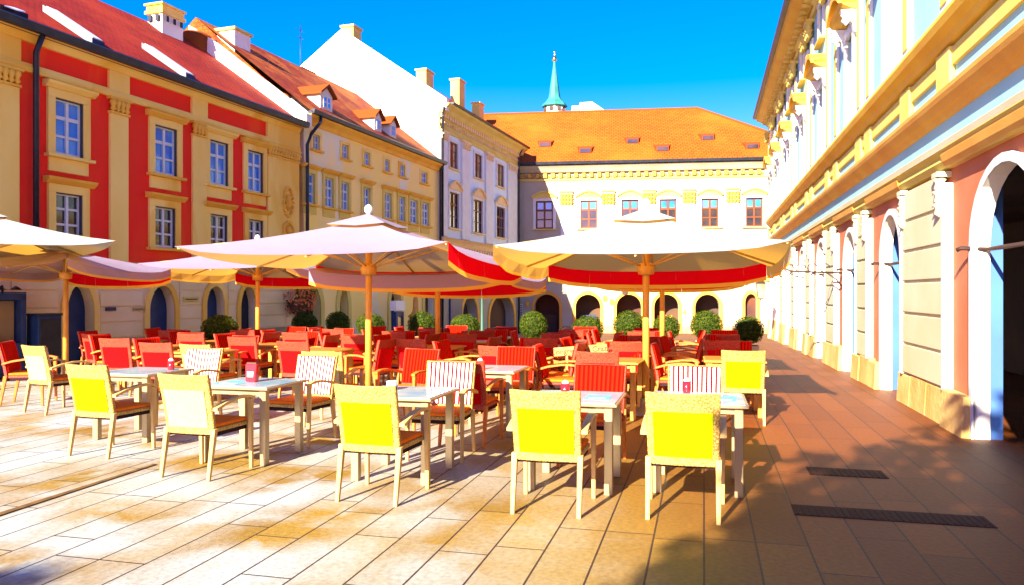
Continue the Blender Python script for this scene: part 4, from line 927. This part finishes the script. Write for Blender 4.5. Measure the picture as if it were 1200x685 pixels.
# ------------------------------------------------------------------ TABLES
def make_table(top,leg):
    o=empty('cafe_table'); s=.375
    m=MB(); m.box(-s,s,-s,s,.68,.70); m.build('table_edge',leg,o,bevel=.004)
    m=MB(); m.box(-s+.02,s-.02,-s+.02,s-.02,.7005,.706); m.build('tabletop',top,o)
    for sx in (-1,1):
        for sy in (-1,1):
            m=MB(); x=sx*(s-.07);y=sy*(s-.07); m.box(x-.032,x+.032,y-.032,y+.032,0,.68); m.build('leg',leg,o,bevel=.004)
    MB().box(-s+.102,s-.102,-s+.05,-s+.07,.63,.68).box(-s+.102,s-.102,s-.07,s-.05,.63,.68).build('apron',leg,o)
    return o
M['tabletop']=mat('glossy_printed_tabletop',(.40,.48,.50),.12,(.12,.36,.50),4,spec=.7,detail=1)
M['woodtop']=mat('orange_wood_tabletop',(.52,.20,.03),.35,(.44,.14,.02),3,stretch=(1,8,1),spec=.4)
tproto={'pale':make_table(M['tabletop'],M['steel']),'wood':make_table(M['woodtop'],M['wood'])}; tused=set()
def table(kind,p,rz,label,group=None):
    o=tproto[kind]
    if kind in tused: o=copy_tree(o)
    tused.add(kind); o.location=(p[0],p[1],zg(p[1])); o.rotation_euler=(0,0,rz); tag(o,label,'table',group); return o

def P(a,b): q=AB(a,b); return q.x,q.y
# front row: chairs with their backs to the viewer (measured), tables and facing chairs
front=[('lime',(1.155,5.196),'lime backed wicker chair at the right end of the front row, beside the dark paving',AZU-.02),
       ('lime',(.232,5.335),'lime backed wicker chair in front of the large right parasol, fourth from the left',AZU+.0),
       ('lime',(-1.07,5.636),'lime backed wicker chair standing in front of the centre parasol pole',AZU-.04),
       ('cream',(-2.72,6.385),'cream backed wicker chair in the front row between two lime ones',AZU-.05),
       ('lime',(-3.99,7.235),'lime backed wicker chair farthest left, at the leftmost pale table',AZU-.08)]
for k,(x,y),lab,rz in front:
    p=Vector((x,y,0))+Vector((-math.sin(rz),math.cos(rz),0))*.285; chair(k,p.x,p.y,rz,lab)
tabs=[((1.50,6.2),'pale topped metal table at the right end of the front row'),((.52,6.27),'pale topped table with a red candle glass behind the second lime chair from the right'),
      ((-.92,6.575),'pale topped table with a blue and white box in front of the centre parasol'),((-2.45,7.28),'pale topped table carrying the red menu stand'),((-4.02,8.35),'leftmost pale topped metal table')]
for (p,lab) in tabs: table('pale',p,AZU,lab)
fac=[((1.62,6.86),'white','white and red striped chair facing the viewer behind the rightmost pale table'),((.74,6.98),'red','red striped chair facing the viewer behind the table with the red candle glass'),
     ((-.66,7.28),'white','white and red striped chair facing the viewer in front of the centre parasol'),((-2.20,8.02),'white','white and red striped chair facing the viewer behind the red menu stand'),
     ((-3.82,9.1),'white','white and red striped chair facing the viewer at the leftmost pale table')]
for (p,k,lab) in fac: chair(k,p[0],p[1],AZU+math.pi+random.uniform(-.12,.12),lab)
chair('cream',-5.98,10.1,AZU-.25,'cream backed wicker chair standing apart at the left, beside a red one')
chair('red',-6.75,10.75,AZU-1.1,'red backed wicker chair at the left edge of the terrace, turned to the right')
chair('cream',-2.12,9.1,AZU+.05,'cream backed wicker chair behind the pole-side table, left of the centre parasol pole')
chair('cream',-4.05,10.35,AZU-.1,'cream backed wicker chair half in shade behind the leftmost pale tables')
chair('red',-.43,7.98,AZU-.03,'red backed wicker chair right of the centre parasol pole, back to the viewer')
chair('red',-1.22,9.0,AZU+2.9,'dark red chair just right of the centre parasol pole')
chair('red',1.05,9.1,AZU,'red backed wicker chair with its back to the viewer left of the right parasol pole')
chair('lime',2.78,9.28,AZU,'lime backed wicker chair standing at the right edge of the terrace behind the front row')
table('pale',(-.25,8.64),AZU,'pale cornered table with a red candle glass in the second row'); chair('red',-.02,9.35,AZU+math.pi,'red chair facing the viewer behind the second row candle table')
SH='red striped cafe chairs in the shade of the parasols'; TG='orange wooden tables under the parasols'
rnd=random.Random(21)
cols={.45:[10.3,12.3,14.2],-1.05:[9.75,11.6,13.4,15.1],-2.55:[10.4,12.2,13.9,15.6],-4.05:[11.7,13.4,15.1],-5.55:[10.6,12.4,14.1,15.8],-7.1:[9.9,11.6,13.3,15.0],-8.6:[10.7,12.4,14.1],-10.1:[12.0,13.7]}
def zone(a,b):
    q=AB(a,b); px=600+q.x/q.y*900
    h=('beneath the right parasols' if px>640 else 'around the centre parasols' if px>400 else 'left of centre' if px>230 else 'beneath the left parasols')
    d='near row' if q.y<11 else 'middle rows' if q.y<13.4 else 'back rows by the shrubs'
    return h+', '+d
for a,bs in cols.items():
    for b in bs:
        aa=a+rnd.uniform(-.12,.12); z=zone(aa,b); r0=AZU+rnd.uniform(-.06,.06)
        x,y=P(aa,b); table('wood',(x,y),r0,'orange wooden table '+z,'wooden tables '+z)
        for (da,db,rr,txt) in ((0,.70,math.pi,'facing the viewer'),(0,-.70,0,'back to viewer'),(.72,0,math.pi/2,'turned to the left'),(-.72,0,-math.pi/2,'turned to the right')):
            if (abs(da)>.1) and (rnd.random()<.25 or a==.45 and da>0): continue
            if a==.45 and b<11 and db<0: continue
            if a==-1.05 and b<10 and db<0: continue
            x,y=P(aa+da+rnd.uniform(-.06,.06),b+db+rnd.uniform(-.06,.06)); chair('red',x,y,r0+rr+rnd.uniform(-.18,.18),'red chair '+txt+' '+z,'red chairs '+txt+' '+z)
chair('lime',.78,16.2,AZU+math.pi/2,'lime backed chair farthest back, in front of the arches')

# table things
def menu(x,y,z,label,rz=AZU,paper=True):
    o=empty('menu_stand',(x,y,z),rz,label,'menu stand')
    MB().hexa([(-.05,-.035,0),(.05,-.035,0),(.05,.035,0),(-.05,.035,0)],[(-.06,-.02,.17),(.06,-.02,.17),(.06,.02,.17),(-.06,.02,.17)]).build('holder',M['redglass'],o,bevel=.004)
    if paper: MB().hexa([(-.03,-.036,.05),(.03,-.036,.05),(.03,-.03,.05),(-.03,-.03,.05)],[(-.032,-.033,.10),(.032,-.033,.10),(.032,-.026,.10),(-.032,-.026,.10)]).build('paper_label',M['paper'],o)
    MB().box(-.05,.05,-.012,.012,.17,.185).build('menu_card',M['darkpaint'],o); return o
menu(-2.47,7.30,.706,'red menu stand with a white label on the pale table behind the cream chair')
def candle(x,y,z,label):
    o=empty('candle_glass',(x,y,z),0,label,'candle glass')
    MB().lathe([(.001,0),(.032,0),(.036,.02),(.036,.10),(.030,.10),(.030,.06),(.001,.06)],n=14).build('glass',M['redglass'],o)
    MB().lathe([(.028,.061),(.028,.11),(.01,.125),(.001,.126)],n=12).build('candle',M['paper'],o); return o
candle(.44,6.33,.706,'small red candle glass on the pale table behind the second lime chair from the right')
candle(-.35,8.46,.706,'red candle glass on the second row pale table')
candle(1.48,6.5,.706,'red candle glass at the back of the rightmost pale table')
candle(-3.75,8.45,.706,'red candle glass on the leftmost pale table')
o=empty('napkin_box',(-1.05,6.72,.706),AZU+.2,'blue and white napkin box on the pale table before the centre parasol','napkin box')
MB().box(-.045,.045,-.045,.045,0,.035).build('box',M['blueprint'],o,bevel=.004); MB().box(-.04,.04,-.04,.04,.0355,.075).build('napkins',M['paper'],o)
def thingprint(x,y,w,d,mt,label):
    o=empty('place_mat',(x,y,.7065),AZU,label,'place mat'); MB().box(-w/2,w/2,-d/2,d/2,0,.002).build('sheet',mt,o); MB().box(-w/3,w/3,-d/3,-d/6,.0021,.003).build('print',M['paper'],o)
thingprint(1.68,6.12,.2,.28,M['blueprint'],'blue place mat on the rightmost pale table')
thingprint(.70,6.22,.2,.28,M['blueprint'],'blue place mat on the pale table with the red candle glass')
thingprint(-2.62,7.22,.24,.3,M['blueprint'],'blue place mat on the pale table with the red menu stand')
# little wooden sign with lettering over the tables
x,y=(680-600)/900*10.6,10.6
o=empty('wooden_sign',(x,y,0),AZU+.1,'slanted wooden board with brown lettering among the red chairs','sign')
b_=MB().box(-.37,.37,-.012,.012,-.06,.06).build('board',M['signwood'],o,bevel=.004); b_.location=(0,0,.76); b_.rotation_euler=(0,R(-5),0)
text_mesh('lettering','Congregyrea Crazy',.105,M['darkpaint'],b_,(0,-.014,0),(R(90),0,0),.002,.001)
MB().box(-.2,-.17,-.01,.02,0,.72).box(.17,.2,-.01,.02,0,.76).build('stand',M['signwood'],o)

# ------------------------------------------------------------------ ROUND SHRUBS
def make_shrub():
    o=empty('potted_round_shrub')
    MB().hexa([(-.17,-.17,0),(.17,-.17,0),(.17,.17,0),(-.17,.17,0)],[(-.24,-.24,.50),(.24,-.24,.50),(.24,.24,.50),(-.24,.24,.50)]).build('planter',M['pot'],o,bevel=.015)
    MB().box(-.22,.22,-.22,.22,.495,.505).build('soil',M['soil'],o)
    q=leafball(5200,.35,.017,3,.94,.80); f=q.build('foliage',M['boxleaf'],o); f.location=(0,0,.86)
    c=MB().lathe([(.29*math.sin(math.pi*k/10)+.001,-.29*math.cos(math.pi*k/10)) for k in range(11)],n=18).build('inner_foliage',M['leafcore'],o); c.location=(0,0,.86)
    MB().tube([(0,0,.5),(0,0,.6)],.03,6).build('stem',M['bark'],o)
    return o
sp_=None
info=[(257,38,'leftmost round clipped box shrub, in front of the cream wall'),(357,27,'round box shrub beside the hanging red flowers'),(396,27.5,'round box shrub between two arched doors of the yellow house'),(434,28.5,'dark round box shrub half hidden by the centre parasol pole'),
(494,31,'round box shrub left of the lower parasol pole'),(545,30,'round box shrub in front of the thin lamp post'),(625,32.5,'round box shrub before the second white arch'),(689,33.5,'round box shrub left of the right parasol, fourth from the right end'),
(737,32,'round box shrub just left of the right parasol pole'),(781,31,'round box shrub just right of the right parasol pole'),(828,32.5,'round box shrub second from the right end'),(877,35,'rightmost round box shrub, next to the arcade walk')]
for i,(px,dia,lab) in enumerate(info):
    d=.66*900/dia
    if i==0: sp_=make_shrub(); o=sp_
    else: o=copy_tree(sp_)
    cz=1.55-36*d/900; o.location=((px-600)/900*d,d,max(zg(d),cz-.86) if False else zg(d)); o.rotation_euler=(0,0,AZU+i*1.5708)
    s=max(.8,min(1.05,(cz-zg(d))/.86)); s=1+.07*math.sin(i*2.7); o.scale=(s*(1+.04*math.sin(i*5)),s,.97+.05*math.sin(i*3.3))
    tag(o,lab,'shrub','round shrubs in planters')

# ------------------------------------------------------------------ TREES behind the viewer that dapple the foreground
def tree(x,y,rz,label,R0,zc,seed,nl,vert=1.25,sub=9):
    rn=random.Random(seed); o=empty('plane_tree',(x,y,0),rz,label,'tree','trees shading the foreground')
    m=MB(); m.tube([(0,0,-.1),(.05,.02,1.2),(0,.05,2.4),(.03,0,zc-R0*.3)],[.24,.18,.15,.09],10)
    cl=[]
    for k in range(sub):
        a=k*2.4; rr=R0*(.3+.55*rn.random()); p=Vector((rr*math.cos(a),rr*math.sin(a),zc+(rn.random()-.5)*R0*vert*1.5)); cl.append(p)
        m.tube([(0,0,2.2+rn.random()*1.0),p*.55+Vector((0,0,zc*.35)),p],[.07,.045,.015],6)
    m.build('trunk',M['bark'],o)
    f=MB()
    for i in range(nl):
        c=cl[i%len(cl)]; d=Vector((rn.gauss(0,1),rn.gauss(0,1),rn.gauss(0,1))).normalized(); p=c+d*(R0*.42*rn.random()**.5)
        a=Vector((rn.gauss(0,1),rn.gauss(0,1),rn.gauss(0,.6))).normalized(); b=a.orthogonal().normalized(); b=(b*math.cos(i)+a.cross(b)*math.sin(i)); s=.10+.09*rn.random()
        f.add([p-a*s,p-b*s*.55,p+a*s,p+b*s*.55],[(0,1,2,3)])
    f.build('crown',M['treeleaf'],o); return o
Ld=Vector((math.sin(R(SUN_AZ)),math.cos(R(SUN_AZ)))); 
def shade_at(gx,gy,z): L=z/math.tan(R(SUN_EL)); return gx-Ld.x*L, gy-Ld.y*L
x,y=shade_at(3.95,5.6,5.6); tree(x,y,0,'leafy tree behind the viewer shading the right foreground',2.0,5.6,4,3000,1.2,17)
x,y=shade_at(-3.0,2.1,5.4); tree(x,y,1,'leafy tree behind the viewer shading the lower left corner',1.2,5.4,9,5200,.6,10)
x,y=shade_at(1.55,2.5,5.0); tree(x,y,2,'smaller leafy tree behind the viewer shading the bottom edge of the paving',1.8,5.0,12,6500,.7,13)
